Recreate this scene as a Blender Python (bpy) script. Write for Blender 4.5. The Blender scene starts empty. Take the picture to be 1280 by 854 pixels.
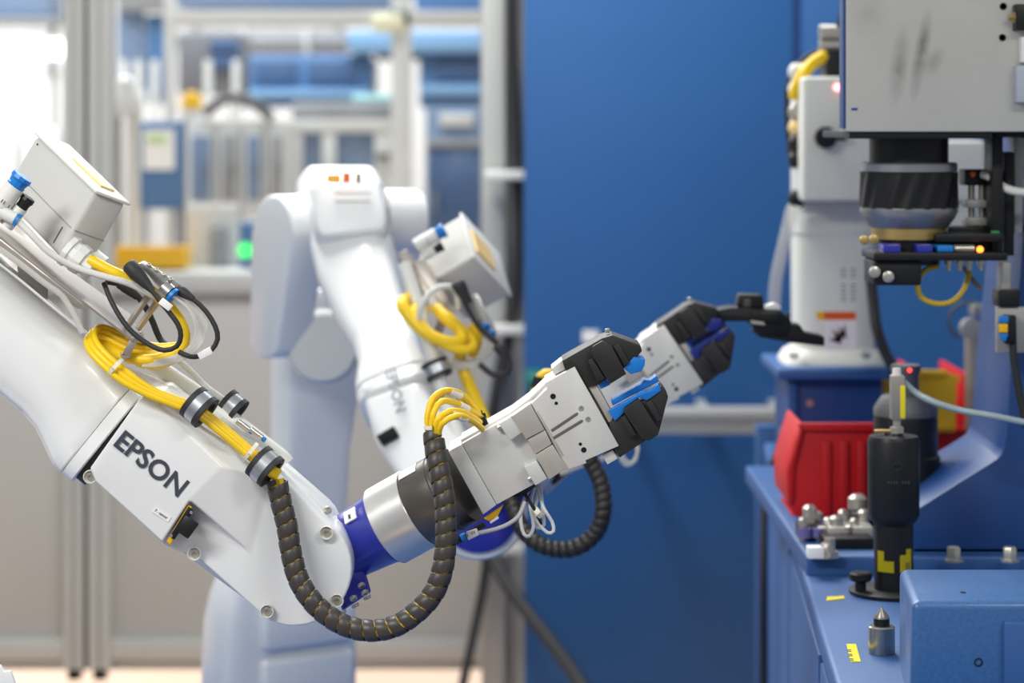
import bpy, bmesh, math, random
from mathutils import Vector, Matrix
random.seed(7)
C = bpy.context.scene.collection
R = math.radians
# ------------------------------------------------------------------ camera
F = 1280 * 85 / 36.0          # focal length in pixels of the 1280 wide frame
CAMZ, HY = 1.45, 150.0        # eye height, row of the horizon
cd = bpy.data.cameras.new('camera'); cam = bpy.data.objects.new('camera', cd); C.objects.link(cam)
cam.location = (0, 0, CAMZ); cam.rotation_euler = (R(90), 0, 0)
cd.lens = 85; cd.sensor_width = 36; cd.sensor_fit = 'HORIZONTAL'
cd.shift_y = -(427 - HY) / 1280.0
cd.dof.use_dof = True; cd.dof.focus_distance = 2.49; cd.dof.aperture_fstop = 4.4
cd.clip_end = 60
bpy.context.scene.camera = cam
# ------------------------------------------------------------------ world and light
w = bpy.data.worlds.new('world'); bpy.context.scene.world = w; w.use_nodes = True
bgn = w.node_tree.nodes['Background']; bgn.inputs[0].default_value = (0.93, 0.97, 1.0, 1); bgn.inputs[1].default_value = 0.27
def area(name, loc, sx, sy, power, col=(1.0, 0.995, 0.98)):
    l = bpy.data.lights.new(name, 'AREA'); l.shape = 'RECTANGLE'; l.size = sx; l.size_y = sy; l.energy = power; l.color = col
    o = bpy.data.objects.new(name, l); C.objects.link(o); o.location = loc
    return o
area('added_cell_light', (-1.25, 1.1, 2.4), 1.2, 0.25, 42)  # low unseen lamp added near the front so the foreground outshines the rear robot
area('added_cell_light', (0.95, 1.2, 2.45), 0.9, 0.25, 13)  # weaker added lamp that keeps the press lit
area('added_cell_light', (-0.7, 3.9, 3.1), 0.4, 1.6, 36)  # added overhead to blow out the top of the rear robot
area('added_cell_light', (0.15, 4.55, 3.1), 1.3, 0.3, 27)  # added to wash the upper part of the blue wall
area('hall_light', (-2.2, 9.5, 4.5), 6, 5, 540)
vs = bpy.context.scene.view_settings
vs.view_transform = 'Standard'; vs.look = 'None'; vs.exposure = 0.34; vs.gamma = 1.0; vs.use_curve_mapping = False

# ------------------------------------------------------------------ helpers
def P(x, y, d):
    return Vector(((x - 640) * d / F, d, CAMZ - (y - HY) * d / F))
def S(d): return d / F
def lin(c):
    r = []
    for v in c:
        v /= 255.0
        r.append(v / 12.92 if v <= 0.04045 else ((v + 0.055) / 1.055) ** 2.4)
    return (r[0], r[1], r[2], 1)
MATS = {}
def mat(name, col, rough=0.45, metal=0.0, var=0.06, scale=12.0, bump=0.0, bscale=300.0, coat=0.0, emit=None, es=0.0, spec=0.5, stretch=None, trans=None):
    if name in MATS: return MATS[name]
    m = bpy.data.materials.new(name); m.use_nodes = True; nt = m.node_tree; N = nt.nodes; L = nt.links
    b = N['Principled BSDF']; out = N['Material Output']
    tc = N.new('ShaderNodeTexCoord'); mp = N.new('ShaderNodeMapping'); L.new(tc.outputs['Object'], mp.inputs[0])
    if stretch: mp.inputs['Scale'].default_value = stretch
    nz = N.new('ShaderNodeTexNoise'); nz.inputs['Scale'].default_value = scale; nz.inputs['Detail'].default_value = 4
    L.new(mp.outputs[0], nz.inputs['Vector'])
    mx = N.new('ShaderNodeMix'); mx.data_type = 'RGBA'
    c = lin(col); k0, k1 = 1 - var, 1 + var
    mx.inputs[6].default_value = (c[0]*k0, c[1]*k0, c[2]*k0, 1)
    mx.inputs[7].default_value = (min(1, c[0]*k1), min(1, c[1]*k1), min(1, c[2]*k1), 1)
    L.new(nz.outputs['Fac'], mx.inputs[0]); L.new(mx.outputs[2], b.inputs['Base Color'])
    rr = N.new('ShaderNodeMapRange'); rr.inputs[3].default_value = max(0.03, rough - 0.06); rr.inputs[4].default_value = min(1, rough + 0.06)
    L.new(nz.outputs['Fac'], rr.inputs[0]); L.new(rr.outputs[0], b.inputs['Roughness'])
    b.inputs['Metallic'].default_value = metal; b.inputs['Specular IOR Level'].default_value = spec
    b.inputs['Coat Weight'].default_value = coat; b.inputs['Coat Roughness'].default_value = 0.12
    if bump:
        n2 = N.new('ShaderNodeTexNoise'); n2.inputs['Scale'].default_value = bscale; L.new(mp.outputs[0], n2.inputs['Vector'])
        bp = N.new('ShaderNodeBump'); bp.inputs['Strength'].default_value = bump; bp.inputs['Distance'].default_value = 0.001
        L.new(n2.outputs['Fac'], bp.inputs['Height']); L.new(bp.outputs[0], b.inputs['Normal'])
    if emit:
        b.inputs['Emission Color'].default_value = lin(emit); b.inputs['Emission Strength'].default_value = es
    if trans is not None:
        t = N.new('ShaderNodeBsdfTransparent'); ms = N.new('ShaderNodeMixShader'); ms.inputs[0].default_value = 1 - trans
        L.new(t.outputs[0], ms.inputs[1]); L.new(b.outputs[0], ms.inputs[2]); L.new(ms.outputs[0], out.inputs[0])
    MATS[name] = m
    return m
WHITE = mat('white_enamel', (237, 239, 238), 0.32, var=0.02, coat=0.35)
WHITE2 = mat('white_plastic', (226, 226, 220), 0.45, var=0.02)
IVORY = mat('ivory_shell', (228, 229, 219), 0.4, var=0.02)
BOXG = mat('box_plastic', (205, 204, 199), 0.5, var=0.02)
LETTER = mat('slate_print', (62, 66, 78), 0.55)
SCREW = mat('screw_steel', (196, 192, 182), 0.3, 0.7)
ALU = mat('bead_blasted_aluminium', (216, 217, 214), 0.45, 0.3, var=0.03, bump=0.05, bscale=900)
ALU2 = mat('plate_aluminium', (220, 219, 214), 0.42, 0.3, var=0.03, bump=0.06, bscale=1200)
STEELW = mat('ground_steel', (196, 191, 182), 0.36, 0.45, var=0.04, scale=25)
TURNED = mat('turned_aluminium', (222, 222, 219), 0.32, 0.6, var=0.03, scale=40)
DKTURN = mat('dark_anodised', (96, 92, 87), 0.36, 0.5, var=0.05)
BLK = mat('black_oxide', (34, 33, 32), 0.55, 0.0, var=0.12, scale=60, bump=0.08, bscale=900)
BLKP = mat('black_plastic', (26, 26, 28), 0.42, var=0.1, spec=0.35)
BLKR = mat('black_rubber', (42, 42, 44), 0.6, var=0.1)
WRAP = mat('charcoal_wrap', (62, 58, 56), 0.42, var=0.1, scale=40, bump=0.15, bscale=250)
YEL = mat('yellow_jacket', (246, 205, 22), 0.4, var=0.04)
YELP = mat('yellow_plastic', (244, 190, 20), 0.4, var=0.04)
YLAB = mat('yellow_label', (240, 222, 30), 0.5, var=0.03)
COB = mat('cobalt_enamel', (38, 46, 160), 0.3, var=0.05, coat=0.4)
PADB = mat('blue_pad', (12, 118, 205), 0.45, var=0.05)
PADD = mat('deep_blue_pad', (28, 40, 130), 0.45, var=0.05)
SKYB = mat('blue_cap', (18, 125, 205), 0.4, var=0.05)
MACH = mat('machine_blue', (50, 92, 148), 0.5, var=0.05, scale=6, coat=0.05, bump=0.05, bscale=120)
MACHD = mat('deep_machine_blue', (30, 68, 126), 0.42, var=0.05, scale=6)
WALLB = mat('wall_blue', (37, 92, 152), 0.45, var=0.035, scale=3, bump=0.05, bscale=200)
GREYM = mat('grey_cast', (176, 174, 169), 0.5, 0.35, var=0.06, scale=9)
GAL = mat('bracket_steel', (172, 164, 155), 0.38, 0.6, var=0.05)
CLEAR = mat('clear_tube', (236, 236, 230), 0.18, var=0.02, trans=0.62)
TIE = mat('nylon_tie', (238, 234, 216), 0.45, var=0.03)
PROF = mat('aluminium_profile', (196, 197, 192), 0.45, 0.3, var=0.03)
PANEL = mat('grey_panel', (184, 183, 178), 0.6, var=0.03, scale=4)
RED = mat('red_plastic', (205, 10, 16), 0.55, var=0.05)
GOLD = mat('brass_ring', (190, 164, 104), 0.4, 0.7, var=0.06)
PAPER = mat('white_label', (240, 240, 238), 0.6, var=0.02)
ORANGE = mat('orange_label', (228, 96, 30), 0.5, var=0.05)
AMBER = mat('amber_print', (238, 208, 140), 0.5, var=0.05)
TEAL = mat('teal_plastic', (0, 118, 112), 0.45, var=0.05)

TOP = {}
def tag(o, label=None, cat=None, group=None, kind=None):
    if label: o['label'] = label
    if cat: o['category'] = cat
    if group: o['group'] = group
    if kind: o['kind'] = kind
    return o
WORLD = {}
def thing(name, loc, label, cat, group=None, kind=None):
    o = bpy.data.objects.new(name, None); C.objects.link(o); o.empty_display_size = 0.05
    o.location = loc; WORLD[o.name] = Vector(loc)
    return tag(o, label, cat, group, kind)
def link(name, bm, m, parent=None, sharp=38, smooth=True):
    bm.normal_update()
    bmesh.ops.recalc_face_normals(bm, faces=bm.faces)
    c = Vector((0, 0, 0))
    xs = [v.co for v in bm.verts]
    lo = Vector([min(v[i] for v in xs) for i in range(3)]); hi = Vector([max(v[i] for v in xs) for i in range(3)])
    c = (lo + hi) / 2
    if parent is None: c.z = lo.z
    for v in bm.verts: v.co -= c
    me = bpy.data.meshes.new(name); bm.to_mesh(me); bm.free()
    if smooth:
        for p in me.polygons: p.use_smooth = True
        me.set_sharp_from_angle(angle=R(sharp))
    me.materials.append(m)
    o = bpy.data.objects.new(name, me); C.objects.link(o)
    if parent is not None:
        o.parent = parent; o.location = c - WORLD[parent.name]
    else: o.location = c
    WORLD[o.name] = c
    return o
def bevel(bm, off, seg=2, ang=20):
    if off <= 0: return
    bm.normal_update()
    ed = [e for e in bm.edges if len(e.link_faces) == 2 and e.calc_face_angle(0) > R(ang)]
    bmesh.ops.bevel(bm, geom=ed, offset=off, segments=seg, profile=0.5, affect='EDGES', clamp_overlap=True)
def prism(bm, pts, vec):
    a = [bm.verts.new(p) for p in pts]; b = [bm.verts.new(Vector(p) + vec) for p in pts]
    bm.faces.new(a); bm.faces.new(b[::-1]); n = len(a)
    for i in range(n): bm.faces.new((a[i], b[i], b[(i+1) % n], a[(i+1) % n]))
def slab(name, pts, d, th, m, parent=None, bev=0.001, seg=2):
    """outline given in the plane at depth d, extruded straight back by th metres"""
    bm = bmesh.new(); prism(bm, [P(x, y, d) for x, y in pts], Vector((0, th, 0))); bmesh.ops.recalc_face_normals(bm, faces=bm.faces)
    bevel(bm, bev, seg); return link(name, bm, m, parent)
def rect(name, x0, y0, x1, y1, d, th, m, parent=None, bev=0.001, seg=2):
    return slab(name, [(x0, y0), (x1, y0), (x1, y1), (x0, y1)], d, th, m, parent, bev, seg)
def hull(name, pts, m, parent=None, bev=0.002, seg=2, world=False):
    bm = bmesh.new()
    for p in pts: bm.verts.new(p if world else P(*p))
    r = bmesh.ops.convex_hull(bm, input=bm.verts)
    bmesh.ops.delete(bm, geom=[v for v in bm.verts if not v.link_faces], context='VERTS')
    bmesh.ops.dissolve_limit(bm, angle_limit=R(4), verts=bm.verts, edges=bm.edges)
    bevel(bm, bev, seg, 12); return link(name, bm, m, parent)
def wbox(name, lo, hi, m, parent=None, bev=0.002, seg=2):
    bm = bmesh.new()
    prism(bm, [(lo[0], lo[1], lo[2]), (hi[0], lo[1], lo[2]), (hi[0], lo[1], hi[2]), (lo[0], lo[1], hi[2])], Vector((0, hi[1]-lo[1], 0)))
    bmesh.ops.recalc_face_normals(bm, faces=bm.faces)
    bevel(bm, bev, seg); return link(name, bm, m, parent)
def basis(ax):
    ax = ax.normalized(); t = Vector((0, 0, 1)) if abs(ax.z) < 0.9 else Vector((1, 0, 0))
    u = ax.cross(t).normalized(); return ax, u, ax.cross(u).normalized()
def lathe_bm(bm, p0, ax, prof, n=32):
    ax, u, v = basis(Vector(ax)); p0 = Vector(p0); rings = []
    for t, r in prof:
        if r < 1e-6: rings.append([bm.verts.new(p0 + ax*t)])
        else: rings.append([bm.verts.new(p0 + ax*t + (u*math.cos(2*math.pi*i/n) + v*math.sin(2*math.pi*i/n))*r) for i in range(n)])
    for a, b in zip(rings, rings[1:]):
        for i in range(n):
            j = (i+1) % n
            if len(a) == 1 and len(b) == 1: continue
            if len(a) == 1: bm.faces.new((a[0], b[i], b[j]))
            elif len(b) == 1: bm.faces.new((a[i], a[j], b[0]))
            else: bm.faces.new((a[i], a[j], b[j], b[i]))
def lathe(name, p0, ax, prof, m, parent=None, n=32, sharp=38):
    bm = bmesh.new(); lathe_bm(bm, p0, ax, prof, n); return link(name, bm, m, parent, sharp)
def cyl(name, p0, p1, r, m, parent=None, r1=None, n=32, ch=0.0008):
    p0 = Vector(p0); p1 = Vector(p1); L = (p1-p0).length; r1 = r if r1 is None else r1
    return lathe(name, p0, p1-p0, [(0, 0), (0, r-ch), (ch, r), (L-ch, r1), (L, r1-ch), (L, 0)], m, parent, n)
def crom(pts, step):
    pts = [Vector(p) for p in pts]; out = []
    q = [2*pts[0]-pts[1]] + pts + [2*pts[-1]-pts[-2]]
    for i in range(1, len(q)-2):
        p0, p1, p2, p3 = q[i-1:i+3]; n = max(2, int((p2-p1).length/step))
        for k in range(n):
            t = k/n
            out.append(0.5*((2*p1) + (p2-p0)*t + (2*p0-5*p1+4*p2-p3)*t*t + (3*p1-p0-3*p2+p3)*t**3))
    out.append(pts[-1]); return out
def frames(path):
    fr = []; T = []
    for i in range(len(path)):
        a = path[max(0, i-1)]; b = path[min(len(path)-1, i+1)]; T.append((b-a).normalized())
    _, u, v = basis(T[0])
    for i, t in enumerate(T):
        u = (u - t*u.dot(t)).normalized(); v = t.cross(u); fr.append((t, u.copy(), v))
    return fr
def tube_bm(bm, pts, r, seg=10, step=0.006):
    path = crom(pts, step); fr = frames(path); rings = []
    for p, (t, u, v) in zip(path, fr):
        rings.append([bm.verts.new(p + (u*math.cos(2*math.pi*i/seg) + v*math.sin(2*math.pi*i/seg))*r) for i in range(seg)])
    for a, b in zip(rings, rings[1:]):
        for i in range(seg): bm.faces.new((a[i], a[(i+1) % seg], b[(i+1) % seg], b[i]))
    bm.faces.new(rings[0][::-1]); bm.faces.new(rings[-1])
def tube(name, pts, rpx, m, parent=None, seg=10, step=0.006):
    """pts = (x, y, depth); radius in pixels at the mean depth"""
    d = sum(p[2] for p in pts)/len(pts)
    bm = bmesh.new(); tube_bm(bm, [P(*p) for p in pts], rpx*S(d), seg, step); return link(name, bm, m, parent)
def cable(name, pts, rpx, m, label, cat='cable', group=None, **k):
    return tag(tube(name, pts, rpx, m, None, **k), label, cat, group)
def loft(name, rings, m, parent=None, sharp=40):
    bm = bmesh.new(); RR = [[bm.verts.new(p) for p in r] for r in rings]; n = len(RR[0])
    for a, b in zip(RR, RR[1:]):
        for i in range(n): bm.faces.new((a[i], a[(i+1) % n], b[(i+1) % n], b[i]))
    bm.faces.new(RR[0][::-1]); bm.faces.new(RR[-1]); return link(name, bm, m, parent, sharp)
def sring(c, u, v, ru, rv, n=40, e=2.5):
    r = []
    for i in range(n):
        a = 2*math.pi*i/n; ca, sa = math.cos(a), math.sin(a)
        r.append(c + u*(ru*math.copysign(abs(ca)**(2/e), ca)) + v*(rv*math.copysign(abs(sa)**(2/e), sa)))
    return r
def text(name, body, org, u, v, width, height, m, parent, depth=0.0004, offset=0.0):
    cu = bpy.data.curves.new(name, 'FONT'); cu.body = body; cu.size = 1; cu.offset = offset; cu.extrude = 0.01; cu.resolution_u = 4
    to = bpy.data.objects.new(name, cu); C.objects.link(to)
    bpy.context.view_layer.update()
    me = bpy.data.meshes.new_from_object(to.evaluated_get(bpy.context.evaluated_depsgraph_get()))
    bpy.data.objects.remove(to)
    bm = bmesh.new(); bm.from_mesh(me); bpy.data.meshes.remove(me)
    xs = [q.co.x for q in bm.verts]; ys = [q.co.y for q in bm.verts]
    x0, x1, y0, y1 = min(xs), max(xs), min(ys), max(ys); nrm = u.cross(v).normalized()
    for q in bm.verts:
        a, b, c = q.co
        q.co = org + u*((a-x0)/(x1-x0)*width) + v*((b-y0)/(y1-y0)*height) + nrm*(depth*(c*50+0.5))
    return link(name, bm, m, parent, smooth=False)
def screw(p, ax, r, parent, m=None, name='screw', hexa=False):
    ax = Vector(ax).normalized(); h = r*0.8
    return lathe(name, Vector(p) + ax*(-h*0.4), ax, [(0, 0), (0, r), (h*0.75, r), (h, r*0.8), (h, r*0.45), (h*0.55, r*0.4), (h*0.55, 0)], m or SCREW, parent, 6 if hexa else 14)
def band(name, p, ax, r, wd, m, parent):
    """thin nylon strap around a bundle, with its locking head"""
    ax = Vector(ax).normalized(); _, u, v = basis(ax); bm = bmesh.new()
    lathe_bm(bm, Vector(p)-ax*wd/2, ax, [(0, r*0.96), (0, r*1.08), (wd, r*1.08), (wd, r*0.96), (0, r*0.96)], 18)
    h = Vector(p) - Vector((0, 1, 0))*r*1.05
    s = wd*0.8; prism(bm, [h+ax*s+u*s*.6, h-ax*s+u*s*.6, h-ax*s-u*s*.6, h+ax*s-u*s*.6], Vector((0, -wd*.6, 0)))
    return link(name, bm, m, parent)
Yn = Vector((0, -1, 0))
# ------------------------------------------------------------------ the setting
FLOOR = mat('floor_coating', (226, 196, 172), 0.45, var=0.06, scale=2.0)
HALLW = mat('hall_wall_paint', (236, 238, 240), 0.7, var=0.02)
tag(wbox('floor', (-7, 0.6, -0.06), (7, 15, 0), FLOOR, bev=0), kind='structure')
tag(wbox('wall_hall', (-7, 14.2, 0), (7, 14.4, 5), HALLW, bev=0), kind='structure')
bd = thing('bounce_bed', (-0.5, 3.4, 0), None, None, kind='structure')  # unseen bed added to replace the floor bounce with a bluish one
wbox('bounce_bed_body', (-1.6, 1.9, 0.0), (0.22, 4.8, 0.27), MACHD, bd, .01); wbox('bounce_bed_top', (-1.62, 1.88, 0.27), (0.24, 4.82, 0.30), MACH, bd, .005)
gf = thing('shade_fence', (-0.8, 0.95, 0), None, None, kind='structure')  # unseen fence added to keep light off the low front faces
FEN = mat('shade_fence_panel', (92, 98, 106), .6)
for i in range(3):
    wbox('shade_fence_panel', (-1.9+i*.74, 0.95, .08), (-1.9+i*.74+.68, 0.97, 1.16), FEN, gf, .003); wbox('shade_fence_post', (-1.9+i*.74-.06, .94, 0), (-1.9+i*.74, .99, 1.18), PROF, gf, .003)
wbox('shade_fence_post', (.32, .94, 0), (.38, .99, 1.18), PROF, gf, .003)
for i in range(4):
    wbox('shade_fence_panel', (-1.96, 1.02+i*.9, .08), (-1.94, 1.02+i*.9+.84, 1.16), FEN, gf, .003); wbox('shade_fence_post', (-1.98, 1.02+i*.9+.84, 0), (-1.92, 1.02+i*.9+.9, 1.18), PROF, gf, .003)
# blue sheet-metal wall behind the cell, with its seams
WD = 5.3
wb = thing('wall_back', P(960, 150, WD) * 1 - Vector((0, 0, CAMZ)), None, None, kind='structure')
def wx(px): return (px-640)*WD/F
for a, b in ((655, 992), (1002, 1300), (1310, 1700)):
    wbox('wall_panel', (wx(a), WD, 0.02), (wx(b), WD+0.03, 2.6), WALLB, wb, 0.004)
for a in (997, 1305):
    wbox('seam', (wx(a)-0.012, WD+0.012, 0.02), (wx(a)+0.012, WD+0.028, 2.6), MACHD, wb, 0)
wbox('backing', (wx(655), WD+0.031, 0.0), (wx(1700), WD+0.06, 2.6), MACHD, wb, 0)
rect('wall_tag', 728, 413, 748, 428, WD-.003, .003, PAPER, wb, 0)
rl = thing('profile_rail', P(810, 545, 5.0), 'pale aluminium profile rail running level along the blue wall', 'rail')
for y0, y1, dd in ((511, 524, 0.0), (526, 543, 0.012)):
    rect('rail_bar', 760, y0, 992, y1, 5.0+dd, 0.05, PROF, rl, 0.003)
wbox('rail_groove', (P(760, 0, 5.0).x, 5.014, P(0, 540, 5).z), (P(992, 0, 5).x, 5.05, P(0, 515, 5).z), PANEL, rl, 0)
for x in (780, 880, 975):
    rect('wall_bracket', x, 516, x+12, 540, 5.05, 0.25, PROF, rl, 0.002)
# glazed partition between cell and hall
PD = 6.0
pt = thing('wall_partition', P(350, 840, PD), None, None, kind='structure')
def post(x0, x1, dd=0.0, y0=-120, y1=838, nm='post', m=PROF, th=0.08):
    # a profile bar: body with a recessed groove down its front
    a, b = P(x0, 0, PD+dd).x, P(x1, 0, PD+dd).x; z0, z1 = P(0, y1, PD+dd).z, P(0, y0, PD+dd).z; wd = b-a; D = PD+dd
    bm = bmesh.new()
    prism(bm, [(a, D, z0), (a+wd*.42, D, z0), (a+wd*.42, D+.012, z0), (a+wd*.58, D+.012, z0), (a+wd*.58, D, z0), (b, D, z0), (b, D+th, z0), (a, D+th, z0)], Vector((0, 0, z1-z0)))
    bmesh.ops.recalc_face_normals(bm, faces=bm.faces); bevel(bm, 0.002, 1)
    return link(nm, bm, m, pt)
post(79, 104); post(110, 138); post(601, 628)
for x0, x1 in ((104, 110), (133, 138)):  # dark strips added to draw the gaps beside the posts
    rect('gap_strip', x0, -120, x1, 838, PD+.02, .03, mat('gap_grey', (96, 94, 92), .7), pt, 0)
for x0, x1 in ((-260, 79), (138, 601)):
    for y0, y1 in ((341, 367), (800, 826), (-120, -90)):
        rect('rail', x0, y0, x1, y1, PD+0.005, 0.06, PROF, pt, 0.003)
    rect('panel', x0, 366, x1, 801, PD+0.03, 0.02, PANEL, pt, 0.002)
GLASS = bpy.data.materials.new('partition_glass'); GLASS.use_nodes = True
nt = GLASS.node_tree; N = nt.nodes; N.remove(N['Principled BSDF'])
t = N.new('ShaderNodeBsdfTransparent'); t.inputs[0].default_value = (0.96, 0.98, 0.985, 1); g = N.new('ShaderNodeBsdfGlossy'); g.inputs['Roughness'].default_value = 0.06
lw = N.new('ShaderNodeLayerWeight'); lw.inputs[0].default_value = 0.25; mm = N.new('ShaderNodeMixShader')
nt.links.new(lw.outputs['Fresnel'], mm.inputs[0]); nt.links.new(t.outputs[0], mm.inputs[1]); nt.links.new(g.outputs[0], mm.inputs[2]); nt.links.new(mm.outputs[0], N['Material Output'].inputs[0])
for x0, x1 in ((-255, 79), (138, 601)):
    rect('pane', x0, -92, x1, 342, PD+0.035, 0.008, GLASS, pt, 0)
rect('base_strip', -260, 826, 650, 838, PD+0.04, 0.04, PROF, pt, 0.002)
for x in (92, 124, 400, 614):
    rect('foot', x-8, 830, x+8, 851, PD+0.02, 0.05, BLKP, pt, 0.002)
# profile upright at the corner of blue wall, with cable clips
up = thing('profile_upright', P(632, 900, 5.4), 'tall aluminium upright at the edge of the blue wall', 'post')
for a, b in ((602, 632), (650, 664)):
    za, zb = 0.0, 2.6
    wbox('upright_bar', (P(a, 0, 5.45).x, 5.45, za), (P(b, 0, 5.45).x, 5.52, zb), PROF, up, 0.004)
wbox('upright_web', (P(628, 0, 5.5).x, 5.5, 0), (P(652, 0, 5.5).x, 5.52, 2.6), PROF, up, 0)
for y in (219, 413, 688):
    rect('cable_clip', 606, y-6, 656, y+6, 5.37, 0.05, WHITE2, up, 0.004)
cable('black_cable', [(640, -60, 5.42), (640, 60, 5.42), (645, 180, 5.42), (648, 300, 5.42), (640, 400, 5.42), (622, 480, 5.4), (612, 560, 5.4), (612, 640, 5.38), (618, 700, 5.3), (652, 756, 5.2), (700, 818, 5.1), (735, 870, 5.0), (790, 960, 4.9), (850, 1040, 4.9)], 8.5, BLKR, 'thick black cable down the upright, curving off over the blue wall', step=0.03)
cable('black_cable', [(614, 640, 5.42), (606, 720, 5.4), (595, 780, 5.38), (584, 830, 5.35), (570, 900, 5.3), (560, 960, 5.3)], 6.5, BLKR, 'thinner black cable dropping beside the upright foot', step=0.03)

# ------------------------------------------------------------------ hall beyond the glass
HB = mat('hall_machine_blue', (74, 116, 164), 0.5, var=0.05, scale=3)
HBL = mat('hall_light_blue', (116, 158, 198), 0.5, var=0.04, scale=3)
HBD = mat('hall_deep_blue', (62, 92, 134), 0.5, var=0.05, scale=3)
HBG = mat('hall_blue_grey', (112, 134, 164), 0.5, var=0.04, scale=3)
HW = mat('hall_frame_white', (208, 209, 207), 0.5, var=0.03)
HG = mat('hall_grey', (144, 146, 150), 0.55, var=0.04)
DKG = mat('hall_dark_grey', (84, 84, 86), 0.6, var=0.08)
def yfl(d): return HY + CAMZ*F/d
def fl(x, d): return Vector(((x-640)*d/F, d, 0))
# blue press line
d = 11.0
t = thing('press_line', fl(430, d), 'long blue press line seen through the glass above the rear robot', 'machine')
rect('body', 285, 68, 462, 134, d, 0.7, HB, t, 0.02); rect('window', 318, 74, 372, 104, d-.02, 0.03, HBD, t, 0.01)
rect('window', 384, 74, 448, 104, d-.02, 0.03, HBD, t, 0.01); rect('sill', 285, 112, 462, 122, d-.06, 0.08, HBL, t, 0.01)
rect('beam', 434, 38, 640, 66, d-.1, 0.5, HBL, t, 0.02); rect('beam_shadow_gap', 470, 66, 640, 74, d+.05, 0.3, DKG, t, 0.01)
rect('body', 524, 66, 640, 136, d, 0.7, HB, t, 0.02); rect('window', 545, 72, 615, 100, d-.02, 0.03, HBD, t, 0.01)
rect('sill', 524, 106, 640, 118, d-.05, 0.08, HBL, t, 0.01)
for x in (288, 462, 560, 625): rect('leg', x, 134, x+10, yfl(d), d+.2, 0.1, HG, t, 0.01)
rect('top_guard', 518, -40, 640, 12, d, 0.5, HB, t, 0.02)
t = thing('overhead_duct', fl(380, 12), 'grey duct running along the hall above the blue press line', 'duct')
rect('duct_body', 215, 36, 440, 66, 12, 0.4, HG, t, 0.06); rect('duct_body', 215, -60, 510, 12, 12, 0.4, HBG, t, 0.05)
for x in (240, 420, 505): rect('hanger', x, -60, x+8, yfl(12), 12.4, 0.1, HG, t, 0.01)
for x in (300, 380): rect('joint_band', x, 34, x+6, 68, 11.98, 0.44, HW, t, 0.01)
# white gantry frame
d = 8.5
t = thing('gantry_frame', fl(480, d), 'white gantry frame standing in the hall behind the partition', 'frame')
rect('top_rail', 215, 13, 640, 33, d, 0.06, HW, t, 0.004); rect('lamp_box', 465, 18, 505, 40, d-.02, 0.08, mat('pale_yellow', (240, 238, 205), 0.5), t, 0.01)
for x0, x1 in ((489, 514), (205, 217), (640, 655)): rect('upright', x0, -60, x1, yfl(d), d, 0.07, HW, t, 0.004)
# white framed cabinet behind robot head
d = 8.8
t = thing('guard_cabinet', fl(430, d), 'white framed cabinet with grey panels behind the rear robot head', 'cabinet')
for x0, x1 in ((362, 378), (402, 420), (468, 488)): rect('upright', x0, 150, x1, yfl(d), d, 0.06, HW, t, 0.004)
rect('top_rail', 362, 150, 488, 166, d-.005, 0.06, HW, t, 0.004)
for x0, x1 in ((378, 402), (420, 468)): rect('panel', x0, 166, x1, yfl(d), d+.03, 0.02, HBG, t, 0.003)
rect('worktop', 364, 128, 492, 150, d+.07, 0.5, HG, t, 0.01); rect('handle', 470, 192, 488, 198, d-.03, 0.03, DKG, t, 0.003)
tag(wbox('teal_tray', (P(440, 0, 8.95).x, 8.95, P(0, 127.5, 8.95).z), (P(488, 0, 8.95).x, 9.2, P(0, 118, 8.95).z), mat('pale_teal', (160, 212, 215), 0.5), bev=0.01), 'pale teal tray on the white framed cabinet in the hall', 'tray')
# blue-grey cabinet on the right
d = 8.9
t = thing('switch_cabinet', fl(570, d), 'blue-grey switch cabinet in the hall beside the aluminium upright', 'cabinet')
rect('body', 532, 136, 640, yfl(d), d, 0.4, HBG, t, 0.01); rect('door', 536, 186, 640, 300, d-.02, 0.02, HBD, t, 0.006); rect('rail', 532, 174, 640, 184, d-.03, 0.04, HG, t, 0.004)
rect('name_plate', 550, 142, 592, 158, d-.02, 0.02, HW, t, 0.003); rect('handle', 542, 240, 546, 262, d-.05, 0.03, HG, t, 0.003)
# left hall group
d = 8.2
t = thing('notice_board', fl(200, d), 'blue notice panel with a pinned white sheet in the hall', 'board')
rect('board', 174, 152, 228, 262, d, 0.05, HB, t, 0.006); rect('sheet', 179, 162, 218, 212, d-.006, 0.004, PAPER, t, 0); rect('green_print', 184, 170, 208, 179, d-.008, 0.003, mat('green_print', (182, 214, 140), 0.6), t, 0)
for x in (178, 218): rect('leg', x, 262, x+6, yfl(d), d+.01, 0.04, HG, t, 0.003)
t = thing('control_cabinet', fl(290, d+.3), 'row of pale grey control cabinets under the yellow beacon', 'cabinet')
for x0, x1 in ((232, 268), (270, 300), (302, 330), (332, 358)):
    rect('cabinet_body', x0, 150, x1, yfl(d+.3), d+.3, 0.4, HW, t, 0.01); rect('door', x0+7, 170, x1-6, 250, d+.28, 0.02, HBG if x0 in (232, 302) else HG, t, 0.005)
    rect('handle', x1-10, 205, x1-8, 222, d+.26, 0.02, DKG, t, 0.002)
t = thing('signal_beacon', P(240, 150, d+.35), 'yellow signal beacon on a white base above the cabinets', 'beacon')
c = P(240, 150, d+.4); lathe('base', c, (0, 0, 1), [(0, 0), (0, .04), (.04, .036), (.04, 0)], HW, t); lathe('dome', c+Vector((0, 0, .04)), (0, 0, 1), [(0, 0), (0, .038), (.03, .038), (.055, .024), (.062, 0)], YELP, t)
cable('dark_hose', [(255, 142, 8.5), (285, 122, 8.5), (315, 128, 8.5), (340, 148, 8.5)], 7, DKG, 'dark curved hose arching over the pale cabinets', 'hose', step=0.03)
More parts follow.
